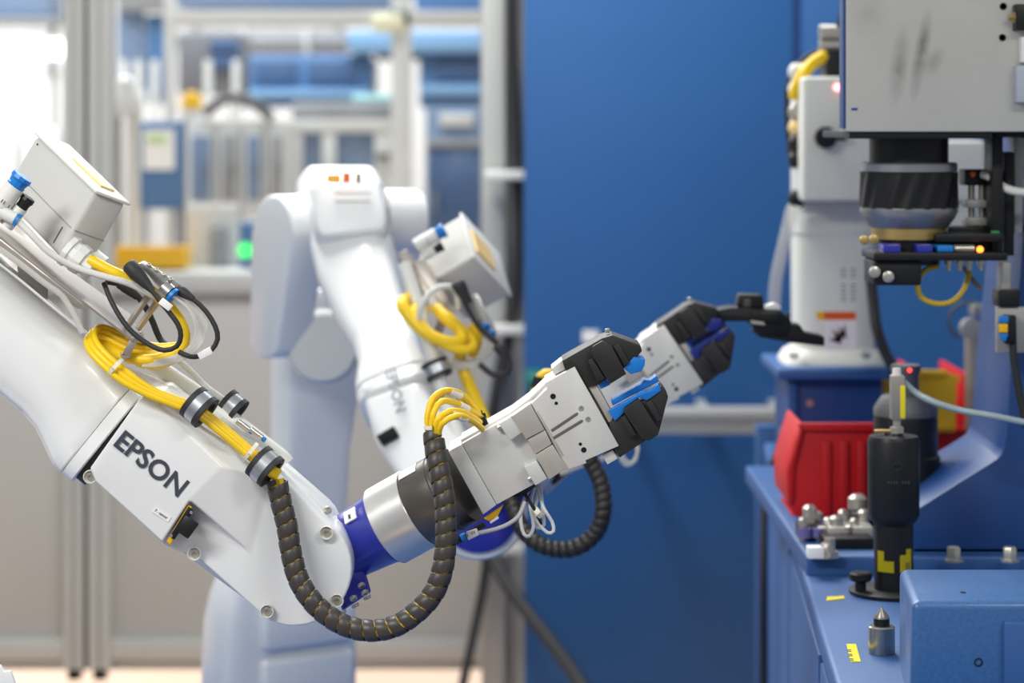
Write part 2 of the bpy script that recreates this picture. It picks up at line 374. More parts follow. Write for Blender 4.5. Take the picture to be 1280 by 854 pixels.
# green lamp panel + yellow crate on a bench
d = 7.4
t = thing('work_bench', fl(240, d), 'long white workbench just behind the partition window', 'bench')
rect('bench_top', 138, 342, 420, 354, d, 0.36, HW, t, 0.006)
for x in (145, 270, 405): rect('leg', x, 350, x+10, yfl(d), d+.1, 0.05, HW, t, 0.004)
rect('back_panel', 232, 256, 300, 336, d+.3, 0.03, HW, t, 0.006); rect('back_panel', 262, 285, 284, 336, d+.27, 0.03, HG, t, 0.006)
t = thing('operator_panel', P(313, 337, d+.1), 'small blue operator panel with a glowing green lamp', 'panel')
rect('housing', 299, 278, 329, 336, d+.1, 0.06, HB, t, 0.006)
cc = P(307, 313, d+.1); lathe('green_lamp', cc, (0, -1, 0), [(0, 0), (0, .023), (.006, .023), (.012, .012), (.013, 0)], mat('green_lamp', (70, 230, 110), 0.4, emit=(60, 235, 105), es=1.1), t)
cc = P(318, 330, d+.1); lathe('red_button', cc, (0, -1, 0), [(0, 0), (0, .01), (.01, .01), (.01, 0)], RED, t)
t = thing('yellow_crate', P(184, 337, d+.05), 'yellow plastic crate on the bench behind the glass', 'crate')
rect('crate_front', 140, 312, 230, 336, d+.05, 0.012, YELP, t, 0.003); rect('crate_back', 140, 312, 230, 336, d+.25, 0.012, YELP, t, 0.003)
for x in (140, 225): rect('crate_side', x, 312, x+5, 336, d+.062, 0.19, YELP, t, 0.003)
rect('rim', 138, 308, 232, 314, d+.04, 0.02, YELP, t, 0.003); rect('crate_floor', 145, 333, 225, 336, d+.062, 0.19, YELP, t, 0)
t = thing('white_dispenser', fl(155, 7.8), 'white bell-shaped dispenser on a post left of the notice panel', 'dispenser')
lathe('bell', P(157, 146, 7.8), (0, 0, 1), [(0, 0), (0, .052), (.03, .055), (.08, .036), (.12, .03), (.135, 0)], HW, t); cyl('pole', fl(148, 7.8), P(148, 146, 7.8), .012, HG, t); cyl('pole', fl(168, 7.8), P(168, 146, 7.8), .018, HW, t)
t = thing('blue_curtain_frame', fl(185, 9.6), 'blue panelled booth with white pipes in the hall', 'booth')
rect('panel', 146, 14, 180, 112, 9.6, 0.05, HBG, t, 0.01); rect('panel', 182, 18, 218, 130, 9.6, 0.05, HB, t, 0.01); rect('header', 146, -40, 218, 14, 9.55, 0.1, HG, t, 0.01)
for x in (150, 168, 188, 208, 255, 290): rect('pipe', x, 75, x+9, yfl(9.6), 9.5, 0.04, HW, t, 0.008)
t = thing('tool_trolley', fl(260, 10), 'dark grey tool trolley below the duct in the hall', 'trolley')
rect('cabinet', 222, 40, 300, 118, 10, 0.4, mat('trolley_grey', (116, 118, 124), .5), t, 0.02); rect('drawer', 262, 50, 298, 66, 9.97, 0.04, HBD, t, 0.006); rect('drawer', 262, 70, 298, 86, 9.97, 0.04, HBD, t, 0.006)
for x in (226, 288): rect('leg', x, 118, x+8, yfl(10), 10.1, 0.08, DKG, t, 0.01)
# added glowing panel that whitens the hall, lamp and pale lockers at left
GLOWP = mat('glow_pane', (250, 252, 255), 0.5, emit=(250, 252, 255), es=0.85)  # emission added to make this part of the hall look overexposed
t = thing('glow_panel', P(30, 420, 14.1), None, None, kind='structure')
rect('pane', -330, 90, 78, 420, 14.1, 0.02, GLOWP, t, 0)
for a in (-330, -194, -60, 74): rect('mullion', a, 85, a+8, 425, 14.05, 0.06, HW, t, 0.005)
for a in (85, 420): rect('frame_bar', -330, a, 82, a+8, 14.04, 0.06, HW, t, 0.005)
t = thing('strip_light', P(58, 72, 9), 'white LED strip light glowing in the hall at upper left', 'lamp')
slab('diffuser', [(24, 66), (34, 50), (94, 50), (94, 66), (90, 70), (28, 70)], 9.0, 0.3, mat('lamp_diffuser', (255, 255, 255), 0.4, emit=(255, 255, 255), es=3.0), t, 0.01)
slab('housing', [(30, 50), (34, 46), (92, 46), (94, 50)], 9.0, 0.3, HW, t, 0.004)
for x in (44, 80): rect('hanger_rod', x, -120, x+1.5, 47, 9.1, 0.005, HG, t, 0)
t = thing('pale_locker', fl(60, 10.5), 'pale grey lockers in the hall behind the left pane', 'locker')
for x0, x1 in ((-80, -30), (-28, 22), (24, 74)):
    rect('locker_body', x0, 160, x1, yfl(10.5), 10.5, 0.4, HW, t, 0.01); rect('door', x0+5, 170, x1-5, 340, 10.48, 0.02, mat('locker_door', (238, 238, 242), 0.5), t, 0.006); rect('handle', x1-12, 240, x1-9, 262, 10.46, 0.02, HG, t, 0.003)
t = thing('hall_shelf', fl(20, 12.5), 'grey-blue storage rack high at the left of the hall', 'rack')
rect('shelf_box', -40, -40, 62, 22, 12.5, 0.4, HBG, t, 0.02); rect('shelf_plate', -60, 22, 70, 30, 12.45, 0.5, HG, t, 0.01)
for x in (-52, 60): rect('upright', x, -60, x+8, yfl(12.5), 12.9, 0.08, HG, t, 0.01)
# ------------------------------------------------------------------ foreground robot arm
def V2(p, d): return P(p[0], p[1], d)
rb = thing('industrial_robot', P(-420, 900, 2.62) * 1, "white foreground robot arm with dark maker's lettering on its forearm", 'robot arm')
rb.location.z = 0.3; WORLD[rb.name] = rb.location.copy()
DM = 2.545
ux, uy = math.cos(R(39)), math.sin(R(39))
U = Vector((ux, 0, -uy)); W = Vector((uy, 0, ux)); D = Vector((0, 1, 0)); s = S(DM)
A0 = P(118, 533, DM)
def sec(t, off, hw, hd, e=3.2, dd=0.0): return sring(A0 + U*(t*s) + W*(off*s) + D*dd, W, D, hw*s, hd*s, 48, e)
loft('elbow_housing', [sec(-420, 30, 80, 78, 2.6), sec(-300, 26, 70, 66, 2.5), sec(-210, 24, 64, 60, 2.4), sec(-120, 22, 63, 57, 2.4), (sec(-80, 22, 63, 57, 2.5)), sec(-55, 19, 64, 57, 2.7), sec(-38, 14, 66, 57, 3), sec(-20, 7, 67, 57, 3.4), sec(-8, 3, 68, 57, 3.6), sec(4, 2, 68.5, 57.5, 3.6), sec(6, 2, 67, 56, 3.6)], WHITE, rb)
loft('joint_ring', [sec(6.5, 2, 66, 55, 3.6), sec(7.5, 2, 68.5, 57.5, 3.6), sec(22, 2, 69, 58, 3.6), sec(24, 2, 66, 55, 3.6)], WHITE, rb)
loft('joint_gap', [sec(23, 3, 63, 54, 3.6), sec(38, 3, 63, 54, 3.6)], BLKP, rb)
# forearm body behind the cover
disc = lambda r, a0, a1, n: [(368 + r*math.cos(R(a0 + (a1-a0)*i/n)), 711 + r*math.sin(R(a0 + (a1-a0)*i/n))) for i in range(n+1)]
slab('forearm_body', [(116, 592), (176, 494), (214, 476), (262, 512), (352, 588), (416, 644)] + disc(71, -40, 118, 16) + [(204, 676), (124, 606)], 2.528, 0.07, WHITE, rb, 0.010, 3)
# sculpted cover: lettering face, sloping facet, connector pocket, round end
bm = bmesh.new()
Q = {}
def q(k, x, y, dd): Q[k] = bm.verts.new(P(x, y, dd))
E0, E1, E2, E3 = 2.470, 2.495, 2.512, 2.55
q('A', 112, 586, E0); q('B', 176, 496, E0); q('C', 194, 503, E0); q('D', 278, 584, E0); q('E', 237, 626, E0); q('F', 202, 679, E0); q('G', 119, 602, E0+.004)
q('E_', 238, 627, E1+.004); q('F_', 203, 681, E1+.004); q('K', 252, 702, E1); q('H', 313, 691, E1)
q('B2', 184, 484, E2); q('T1', 214, 478, E2+.006); q('T2', 264, 520, E2+.006); q('T3', 335, 577, E2); q('J', 336, 600, E1-.004); q('T4', 360, 603, E1+.004)
arc = disc(72, -60, 118, 18)
av = [bm.verts.new(P(x, y, E1)) for x, y in arc]
bm.faces.new([Q[k] for k in 'ABCDEFG'])
bm.faces.new([Q['B'], Q['B2'], Q['T1'], Q['C']]); bm.faces.new([Q['C'], Q['T1'], Q['T2'], Q['D']]); bm.faces.new([Q['D'], Q['T2'], Q['T3'], Q['J']])
bm.faces.new([Q['D'], Q['J'], Q['H'], Q['E']]); bm.faces.new([Q['E'], Q['H'], Q['E_']]); bm.faces.new([Q['E'], Q['E_'], Q['F_'], Q['F']])
bm.faces.new([Q['E_'], Q['H'], Q['K'], Q['F_']]); bm.faces.new([Q['J'], Q['T3'], Q['T4']])
bm.faces.new([Q['H'], Q['J'], Q['T4']] + av + [Q['K']])
outline = [Q['A'], Q['B'], Q['B2'], Q['T1'], Q['T2'], Q['T3'], Q['T4']] + av + [Q['K'], Q['F_'], Q['F'], Q['G']]
back = [bm.verts.new(Vector((v.co.x*1.0, E3, v.co.z))) for v in outline]
for i in range(len(outline)):
    j = (i+1) % len(outline)
    try: bm.faces.new((outline[i], back[i], back[j], outline[j]))
    except ValueError: pass
bm.faces.new(back[::-1]); bmesh.ops.recalc_face_normals(bm, faces=bm.faces)
bevel(bm, 0.0030, 3, 14)
link('forearm_cover', bm, WHITE, rb, 30)
text('lettering', 'EPSON', P(141, 557, E0-.0003), U, W, 104*S(E0), 25.5*S(E0), LETTER, rb, 0.0003, 0.022)
# small printed label
U2 = Vector((math.cos(R(33)), 0, -math.sin(R(33)))); W2 = Vector((math.sin(R(33)), 0, math.cos(R(33))))
lo = P(190, 640, E0-.0006); sp = S(E0)
bm = bmesh.new(); prism(bm, [lo, lo+U2*24*sp, lo+U2*24*sp+W2*8*sp, lo+W2*8*sp], Vector((0, .0004, 0)))
lb = link('name_label', bm, PAPER, rb)
text('label_print', 'F - sensor', lo+U2*2.5*sp+W2*2.2*sp-D*.0002, U2, W2, 18*sp, 4*sp, LETTER, lb, 0.0002)
# screws sunk in round pockets
for x, y, dd in ((113, 596, 2.50), (310, 597, 2.488), (188, 494, 2.505), (243, 692, 2.491), (334, 764, 2.491), (408, 666, 2.491), (421, 751, 2.491)):
    p = P(x, y, dd); sc = screw(p, Yn, 5.2*S(dd), rb)
    lathe('screw_pocket', p+Vector((0, .002, 0)), Yn, [(0, 0), (0, 8.5*S(dd)), (.0042, 8.8*S(dd)), (.0046, 8.0*S(dd)), (.001, 6.6*S(dd)), (.0008, 0)], IVORY, rb, 20)
# connector in the pocket
cn = hull('connector_plate', [(208, 677, 2.474), (213, 681, 2.474), (240, 634, 2.474), (235, 631, 2.474), (208, 677, 2.492), (213, 681, 2.492), (240, 634, 2.492), (235, 631, 2.492)], YELP, rb, 0.0006)
hull('connector_flange', [(212, 671, 2.472), (218, 675, 2.472), (242, 639, 2.472), (236, 633, 2.472), (212, 671, 2.492), (218, 675, 2.492), (242, 639, 2.492), (236, 633, 2.492)], BLKP, rb, 0.0006)
hull('connector_plug', [(219, 663, 2.468), (232, 644, 2.468), (249, 655, 2.466), (235, 674, 2.466), (219, 663, 2.492), (232, 644, 2.492), (249, 655, 2.494), (235, 674, 2.494)], BLKP, rb, 0.0012)
for x, y in ((214, 670), (239, 641)): screw(P(x, y, 2.4715), Yn, 2.1*S(2.47), rb)
# wrist : cobalt fork and flange, turned aluminium collar, dark ring
hull('wrist_fork', [(388, 642, 2.552), (398, 632, 2.552), (424, 652, 2.552), (446, 690, 2.552), (464, 740, 2.548), (428, 764, 2.548), (424, 700, 2.552), (388, 642, 2.60), (398, 632, 2.60), (450, 690, 2.60), (464, 740, 2.60), (428, 764, 2.60)], COB, rb, 0.004)
WA, WB = P(418, 694, 2.578), P(583, 602, 2.543); wa = (WB-WA).normalized(); sw = S(2.555)
def wpt(x, y):  # point of the wrist axis nearest in the picture plane
    k = (P(x, y, 2.55)-WA).dot(wa); return WA + wa*k
a, b, c_, e_ = wpt(426, 690), wpt(477, 662), wpt(521, 634), wpt(578, 604)
L1 = (b-a).length
lathe('wrist_flange', a, wa, [(0, 0), (0, 41*sw), (L1*.9, 46*sw), (L1*.94, 47.5*sw), (L1, 47.5*sw), (L1, 0)], COB, rb, 56)
L2 = (c_-b).length
lathe('sensor_collar', b, wa, [(.0008, 0), (.0008, 50*sw), (.0022, 52*sw), (L2-.001, 52*sw), (L2, 51*sw), (L2, 0)], TURNED, rb, 64)
L3 = (e_-c_).length
lathe('adapter_ring', c_, wa, [(.0003, 0), (.0003, 50*sw), (.0012, 50.8*sw), (L3*.62, 50.8*sw), (L3*.64, 49*sw), (L3*.68, 49*sw), (L3*.7, 50.5*sw), (L3, 50.5*sw), (L3, 0)], DKTURN, rb, 64)
# white labels on wrist and ring
def curved_label(nm, base, r, k0, k1, a0, a1, m, par, lift=0.0004, n=6):
    ax = wa; f = (Yn - ax*ax.dot(Yn)).normalized(); g = ax.cross(f)      # f towards viewer
    if g.z < 0: g = -g
    bm = bmesh.new(); grid = []
    for kk in (k0, k1):
        grid.append([[bm.verts.new(base + ax*kk + (f*math.cos(R(a0+(a1-a0)*i/n)) + g*math.sin(R(a0+(a1-a0)*i/n)))*(r+z)) for i in range(n+1)] for z in (lift, 0)])
    for i in range(n):
        bm.faces.new((grid[0][0][i], grid[0][0][i+1], grid[1][0][i+1], grid[1][0][i]))
        bm.faces.new((grid[0][1][i], grid[0][1][i+1], grid[1][1][i+1], grid[1][1][i]))
        for gg in (grid[0], grid[1]): bm.faces.new((gg[0][i], gg[0][i+1], gg[1][i+1], gg[1][i]))
    return link(nm, bm, m, par)
curved_label('wrist_label', a, 45*sw, L1*.45, L1*.75, 42, 66, PAPER, rb, .002)
curved_label('label_print', a, 45*sw, L1*.57, L1*.62, 46, 54, LETTER, rb, .0026)
curved_label('ring_label', c_, 50.8*sw, L3*.05, L3*.45, 62, 84, PAPER, rb, .0006)
for x, y in ((410, 638), (442, 748), (456, 741), (452, 732)): screw(P(x, y, 2.53), (0.3, -0.5, -0.6) if y > 700 else (0.3, -0.6, 0.5), 5*S(2.53), rb)
for x, y in ((428, 765), (444, 757), (459, 747)):
    screw(P(x, y, 2.54), (0.45, -0.1, -0.85), 5*S(2.54), rb, name='bolt')
# off-frame lower links that carry the arm to the floor
hull('shoulder_block', [(-330, 150, 2.46), (-220, 170, 2.46), (-180, 330, 2.46), (-330, 330, 2.46), (-330, 150, 2.66), (-220, 170, 2.66), (-180, 330, 2.66), (-330, 330, 2.66)], WHITE, rb, 0.02, 4)
hull('lower_link', [(-420, 330, 2.5), (-300, 200, 2.5), (-240, 300, 2.5), (-330, 800, 2.5), (-470, 800, 2.5), (-420, 330, 2.62), (-300, 200, 2.62), (-240, 300, 2.62), (-330, 800, 2.62), (-470, 800, 2.62)], WHITE, rb, 0.02, 4)
bz = P(-250, 790, 2.56); bz.x = P(-330, 0, 2.56).x
lathe('base', Vector((bz.x, 2.56, 0.3)), (0, 0, 1), [(0, 0), (0, .2), (.04, .2), (.05, .16), (.4, .14), (bz.z-.25, .13), (bz.z-.25, 0)], WHITE, rb, 40)
slab('base_flange', [(-200, 838), (-30, 838), (0, 832), (5, 840), (13, 839), (20, 858), (20, 1000), (-200, 1000)], 2.52, 0.006, WHITE, rb, 0.001)

# ------------------------------------------------------------------ grippers (same model twice)
def gripper(name, label, pm, close, pad, base, rear=False):
    g = thing(name, base, label, 'gripper')
    def sl(nm, pts, d0, d1, m, bev=0.0007, par=None, sh=(0, 0), seg=2):
        bm = bmesh.new(); fr = [pm(x+sh[0], y+sh[1], d0) for x, y in pts]; bk = [pm(x+sh[0], y+sh[1], d1) for x, y in pts]
        va = [bm.verts.new(p) for p in fr]; vb = [bm.verts.new(p) for p in bk]; n = len(va)
        bm.faces.new(va); bm.faces.new(vb[::-1])
        for i in range(n): bm.faces.new((va[i], vb[i], vb[(i+1) % n], va[(i+1) % n]))
        bmesh.ops.recalc_face_normals(bm, faces=bm.faces); bevel(bm, bev, seg); return link(nm, bm, m, par or g)
    def hole(x, y, r, d, m=BLKP, nm='hole', lip=True):
        p = pm(x, y, d); ax = (pm(x, y, d-.01)-p).normalized(); rr = r*S(2.5)
        o = lathe(nm, p - ax*.0006, ax, [(0, 0), (0, rr*1.25), (.0008, rr*1.2), (.0008, rr), (.0003, rr*.95), (.0003, 0)], ALU, g, 18)
        lathe(nm + '_bore', p, ax, [(0, rr*.95), (.00045, rr*.95), (.00045, 0)], m, o, 16)
    sl('end_block', [(560.5, 564), (577, 555), (620.5, 631), (604, 643)], -.002, .072, ALU, .0006)
    sl('valve_body', [(577.4, 554.6), (640, 519), (664, 503), (684, 484), (709, 584), (670, 604), (621, 630.6)], -.001, .070, ALU, .0006)
    sl('body_back', [(575, 552), (640, 515.5), (662, 499), (684, 478), (692, 482), (640, 530), (580, 560)], .012, .066, ALU2, .001)
    for pts in ([(623.6, 528), (639, 518.6), (653, 538.5), (637.7, 549)], [(655, 582), (670.4, 573.6), (684.5, 596), (669, 605)]):
        sl('clamp_tab', pts, -.012, .004, ALU, .0008)
    for x, y in ((621.5, 535), (660, 599)):
        p = pm(x, y, -.005); cyl('dowel_pin', p, pm(x+8, y-4.5, -.005), 4*S(2.5), SCREW, g, n=16)
    sl('slide_strip', [(639.5, 518.5), (662.5, 502.5), (680.5, 535), (657.5, 547)], -.014, .01, STEELW, .0007)
    sl('slide_strip', [(658, 547.6), (681, 534.8), (690, 553.5), (669, 566.4)], -.0125, .01, STEELW, .002)
    sl('slide_strip', [(669.3, 567), (690.3, 553.8), (709, 582.5), (686, 597)], -.014, .01, STEELW, .0007)
    sl('front_plate', [(681, 477), (718, 457), (773, 555.7), (731, 574), (733, 577), (709.5, 585), (664, 503), (684, 484)], -.012, .058, ALU2, .0007)
    for (x0, y0), (x1, y1) in (((689, 537), (721, 515.5)), ((691.5, 546), (727, 524.5))):
        bmx = Vector((x1-x0, y1-y0)).normalized(); nx, ny = -bmx.y*1.9, bmx.x*1.9
        sl('guide_slot', [(x0+nx, y0+ny), (x1+nx, y1+ny), (x1+bmx.x*1.8, y1+bmx.y*1.8), (x1-nx, y1-ny), (x0-nx, y0-ny)], -.0124, -.010, mat('slot_shadow', (112, 110, 106), .5, .4), .0002)
    sl('cover_seam', [(669.5, 513.5), (672.5, 512), (705, 567.5), (702, 569)], -.0122, -.010, STEELW, .0002)
    for x, y, r in ((691, 494, 3.6), (695, 502.5, 2.2), (725, 553.3, 2.2), (729.3, 560.6, 3.6)): hole(x, y, r, -.012)
    for x, y in ((726, 508.5), (734.5, 522)):
        p = pm(x, y, -.012); screw(p, pm(x, y, -.03)-p, 3.3*S(2.5), g)
    sl('jaw_guide', [(735.5, 483), (745, 479.6), (766, 518), (765, 525), (761, 528), (749, 506)], -.006, .05, STEELW, .0006)
    sl('jaw_guide', [(728, 474), (736, 470), (776, 541), (767, 546)], .01, .05, STEELW, .0006)
    ou = (0.5*close, 0.866*close); od = (-0.5*close, -0.866*close)
    j = sl('upper_jaw', [(702.5, 450), (712, 444.5), (752, 422), (765, 418), (800, 430.5), (802, 438), (787, 455), (745, 481), (735, 483.5), (718, 457), (706, 461)], -.009, .045, BLK, .0009, sh=ou)
    sl('jaw_plate', [(740, 431.6), (752, 424.5), (763.6, 430), (782, 465.5), (762, 478), (738, 440)], -.0165, -.008, BLK, .0006, j, ou)
    sl('jaw_tab', [(734, 449), (740, 446.5), (755.5, 471), (746, 476)], -.0145, -.008, BLK, .0005, j, ou)
    sl('jaw_tab', [(766, 431.6), (773, 428.5), (786.5, 451.5), (780, 456)], -.0135, -.008, BLK, .0005, j, ou)
    sl('grip_pad', [(779, 459), (792, 445), (806, 448.5), (805, 456), (801, 463), (788, 466.5)], -.011, .03, pad, .0004, j, ou)
    sl('grip_pad', [(745, 477), (757, 474), (763, 480), (751, 486)], -.006, .03, pad, .0006, j, ou)
    sl('jaw_lug', [(689, 461), (703, 450), (706.5, 462), (693, 469)], .0, .04, ALU2, .0007, j, ou)
    p = pm(760+ou[0], 417+ou[1], .012); cyl('jaw_screw', p, p + (pm(760, 412, 0)-pm(760, 417, 0)), 3.4*S(2.5), SCREW, j, n=14)
    j = sl('lower_jaw', [(761, 528), (784, 512), (812, 494), (826, 481), (832, 487), (834.5, 495), (823.5, 538), (774, 571), (766, 559)], -.009, .045, BLK, .0009, sh=od)
    sl('jaw_plate', [(779, 509), (797.6, 496), (823, 536), (821, 541.6), (810, 548.6), (801, 545.5), (779, 513.5)], -.0165, -.008, BLK, .0006, j, od)
    sl('jaw_tab', [(775, 520.5), (781, 517), (795, 541.6), (788, 544.5)], -.0145, -.008, BLK, .0005, j, od)
    sl('jaw_tab', [(806, 502), (813, 498), (826, 522), (821, 526)], -.0135, -.008, BLK, .0005, j, od)
    sl('grip_pad', [(760, 512), (792, 494.5), (800, 488.5), (813, 486), (822, 478.5), (826, 486.6), (808, 499.5), (798, 495.5), (780, 508), (779, 515), (768, 525)], -.011, .0, pad, .0007, j, od)
    sl('grip_pad', [(765, 500.6), (801, 481), (806, 475.5), (814, 476), (821, 470), (824.5, 477.5), (800, 490), (766, 508)], .004, .03, pad, .0007, j, od)
    sl('jaw_lug', [(753, 568.5), (766, 561.5), (772.5, 572), (759, 580)], -.006, .04, ALU2, .0007, j, od)
    return g
GD = 2.50
gripper('gripper', 'grey metal gripper with open black jaws and bright blue pads, in sharp focus', lambda x, y, o: P(x, y, GD) + Vector((0, o, 0)), 0, PADB, P(583, 602, 2.545))
RG = P(829, 405, 3.19); ca, sa = math.cos(R(-4.8)), math.sin(R(-4.8))
def rmap(x, y, o):
    dx, dy = (x-718)*S(2.5), (y-457)*S(2.5)
    return RG + Vector((dx*ca - dy*sa, o, -(dx*sa + dy*ca)))
gripper('gripper', 'blurred second gripper with deep blue pads closed on a black part', rmap, 9, PADD, rmap(583, 602, 0.04), True)
# black part held by rear gripper
hp = thing('black_workpiece', P(925, 425, 3.2), 'black moulded part held in the rear gripper jaws, pointing right', 'workpiece')
WP = 3.19
slab('clip_body', [(884, 396), (892, 388), (915, 384), (944, 386), (975, 388), (990, 402), (984, 420), (950, 418), (935, 402), (912, 402), (890, 402)], WP, 0.05, BLKP, hp, 0.002)
slab('raised_clip', [(921, 384), (924, 368), (953, 369), (956, 386)], WP+.005, 0.035, BLKP, hp, 0.002)
slab('clip_window', [(929, 384), (931, 374), (938, 374), (939, 384)], WP+.0035, 0.005, DKTURN, hp, 0.0004)
slab('clip_rib', [(940, 390), (975, 391), (979, 404), (941, 401)], WP-.005, 0.02, BLKP, hp, 0.0015)
slab('metal_insert', [(938, 401), (955, 403), (957, 407), (940, 405)], WP-.007, 0.01, STEELW, hp, 0.0005)
slab('metal_insert', [(955, 383), (968, 379), (976, 383), (975, 388), (956, 387)], WP+.004, 0.02, PAPER, hp, 0.001)
slab('tongue', [(978, 404), (1000, 406), (1006, 416), (1031, 421), (1031, 433), (985, 428), (950, 422), (940, 414)], WP+.005, 0.04, BLKP, hp, 0.002)
slab('post', [(984, 391), (988, 391), (988, 406), (983, 406)], WP+.01, 0.01, BLKP, hp, 0.0006)
# ------------------------------------------------------------------ spiral wrapped hoses
def spiral(name, label, pts, rpx, pitch_px, hand=1, core=YEL, m=None, phase=0.0):
    d = sum(p[2] for p in pts)/len(pts); s = S(d); r = rpx*s; pitch = pitch_px*s
    path = crom([P(*p) for p in pts], 0.0008); fr = frames(path)
    acc = [0.0]
    for a, b in zip(path, path[1:]): acc.append(acc[-1] + (b-a).length)
    L = acc[-1]; t = thing(name, path[0], label, 'hose')
    def at(x):
        x = min(max(x, 0), L); lo, hi = 0, len(acc)-1
        while hi-lo > 1:
            mid = (lo+hi)//2
            if acc[mid] <= x: lo = mid
            else: hi = mid
        k = (x-acc[lo])/max(1e-9, acc[hi]-acc[lo]); T, u, v = fr[lo]
        return path[lo].lerp(path[hi], k), T, u, v
    per = 26; n = int(L/pitch*per); bm = bmesh.new(); rows = []
    wd = pitch*0.885
    for i in range(n+1):
        x = i/per*pitch; ang = hand*2*math.pi*i/per + phase
        row = []
        for off, rad in ((0, r*.985), (wd*.08, r*1.03), (wd*.5, r*1.02), (wd*.94, r*.99), (wd, r*.95), (wd, r*.84), (0, r*.84)):
            p, T, u, v = at(x+off-pitch*.5); row.append(bm.verts.new(p + (u*math.cos(ang)+v*math.sin(ang))*rad))
        rows.append(row)
    for a, b in zip(rows, rows[1:]):
        for k in range(7): bm.faces.new((a[k], a[(k+1) % 7], b[(k+1) % 7], b[k]))
    link('spiral_wrap', bm, m or WRAP, t, 50)
    # cables inside
    for ang in (0, 90, 180, 270):
        off = []
        for i in range(0, len(path), 8):
            T, u, v = fr[i]; off.append(path[i] + (u*math.cos(R(ang+45))+v*math.sin(R(ang+45)))*r*.42)
        bm = bmesh.new(); tube_bm(bm, off, r*.39, 8, 0.006); link('inner_cable', bm, core if ang != 180 else BLKR, t)
    return t
zf = [(175, 265), (190, 340), (210, 420), (222, 500), (245, 590), (285, 660), (340, 715), (410, 755), (490, 770), (570, 755), (640, 710), (695, 650), (725, 580), (738, 500), (740, 420), (735, 330), (718, 240), (705, 170), (698, 110)]
ds = [2.475, 2.472, 2.468, 2.464, 2.458, 2.452, 2.448, 2.444, 2.440, 2.438, 2.437, 2.437, 2.438, 2.44, 2.442, 2.446, 2.452, 2.460, 2.468]
spiral('spiral_hose', 'charcoal spiral-wrapped cable hose looping sharply below the front wrist', [(280+x/2.667, 500+y/2.667, dd) for (x, y), dd in zip(zf, ds)], 13.4, 16.4)
spiral('spiral_hose', 'blurred black spiral-wrapped hose looping under the rear gripper', [(728, 560, 3.14), (741, 582, 3.14), (752, 608, 3.13), (754, 640, 3.12), (744, 667, 3.12), (722, 684, 3.12), (694, 687, 3.13), (668, 677, 3.14), (650, 656, 3.16), (640, 630, 3.18), (632, 600, 3.2)], 10.5, 10, core=BLKR, m=mat('black_wrap', (44, 42, 40), .45))
# ------------------------------------------------------------------ box, bracket on the front arm
def corner_box(t, O, a, b, c, m, bev):
    pts = [O + a*i + b*j + c*k for i in (0, 1) for j in (0, 1) for k in (0, 1)]
    return hull('box_shell', pts, m, t, bev, 3, True)
bt = thing('junction_box', P(60, 330, 2.52), 'pale grey junction box tilted on the front arm bracket', 'junction box')
O = P(120, 237, 2.475); mm = .001
a = Vector((-79, 101, 57))*mm; b = Vector((29, 30.6, -14))*mm; c = Vector((-39, 6.8, -66))*mm
corner_box(bt, O + a*.0 + c*.04, a*1.02, b*.97, c*1.0, BOXG, .0055)
lo = O - a*.02 - b*.02 + c*.0
hull('box_lid', [lo + a*i*1.06 + b*j*1.06 + c*k*.045 for i in (0, 1) for j in (0, 1) for k in (0, 1)], WHITE2, bt, .0015, 2, True)
na = a.normalized(); nb = b.normalized(); nc = c.normalized(); nf = -na.cross(nc).normalized()
if nf.y > 0: nf = -nf
top = -nc
hull('lid_label', [O + a*i + b*j + top*k for i in (.12, .6) for j in (.35, .75) for k in (.0, .0022)], AMBER, bt, 0, 1, True)
for k, wdt in ((.62, .0007),):
    hull('lid_seam', [O + a*i + c*(k+kk) - nf*.0 + nf*z for i in (.03, .75) for kk in (0, .012) for z in (.0, .0004)], HG, bt, 0, 1, True)
    hull('lid_seam', [O + b*i + c*(k+kk) + (-na)*z for i in (.05, .95) for kk in (0, .012) for z in (.0, .0005)], HG, bt, 0, 1, True)
for i in (.93,): screw(O + a*i + c*.12 + nf*.0006, nf, .0011, bt, BLKP)
hull('panel_outline', [O + a*i + c*k + nf*z for i in (.12, .13) for k in (.7, .95) for z in (0, .0006)], DKG, bt, 0, 1, True)
# cable gland on the box end
gdir = Vector((.80, -.12, -.58)).normalized(); gp = P(84, 312, 2.487)
lathe('gland_body', gp, gdir, [(0, 0), (0, 21*S(2.48)), (.006, 21*S(2.48)), (.007, 18*S(2.48)), (.012, 18*S(2.48)), (.013, 20*S(2.48)), (.022, 19*S(2.48)), (.023, 15*S(2.48)), (.034, 14*S(2.48)), (.036, 10*S(2.48)), (.036, 0)], WHITE2, bt, 10, 30)
lathe('gland_nut', gp+Vector((.008, .03, -.002)), gdir, [(0, 0), (0, 15*S(2.48)), (.03, 14*S(2.48)), (.034, 8*S(2.48)), (.034, 0)], WHITE2, bt, 12, 30)
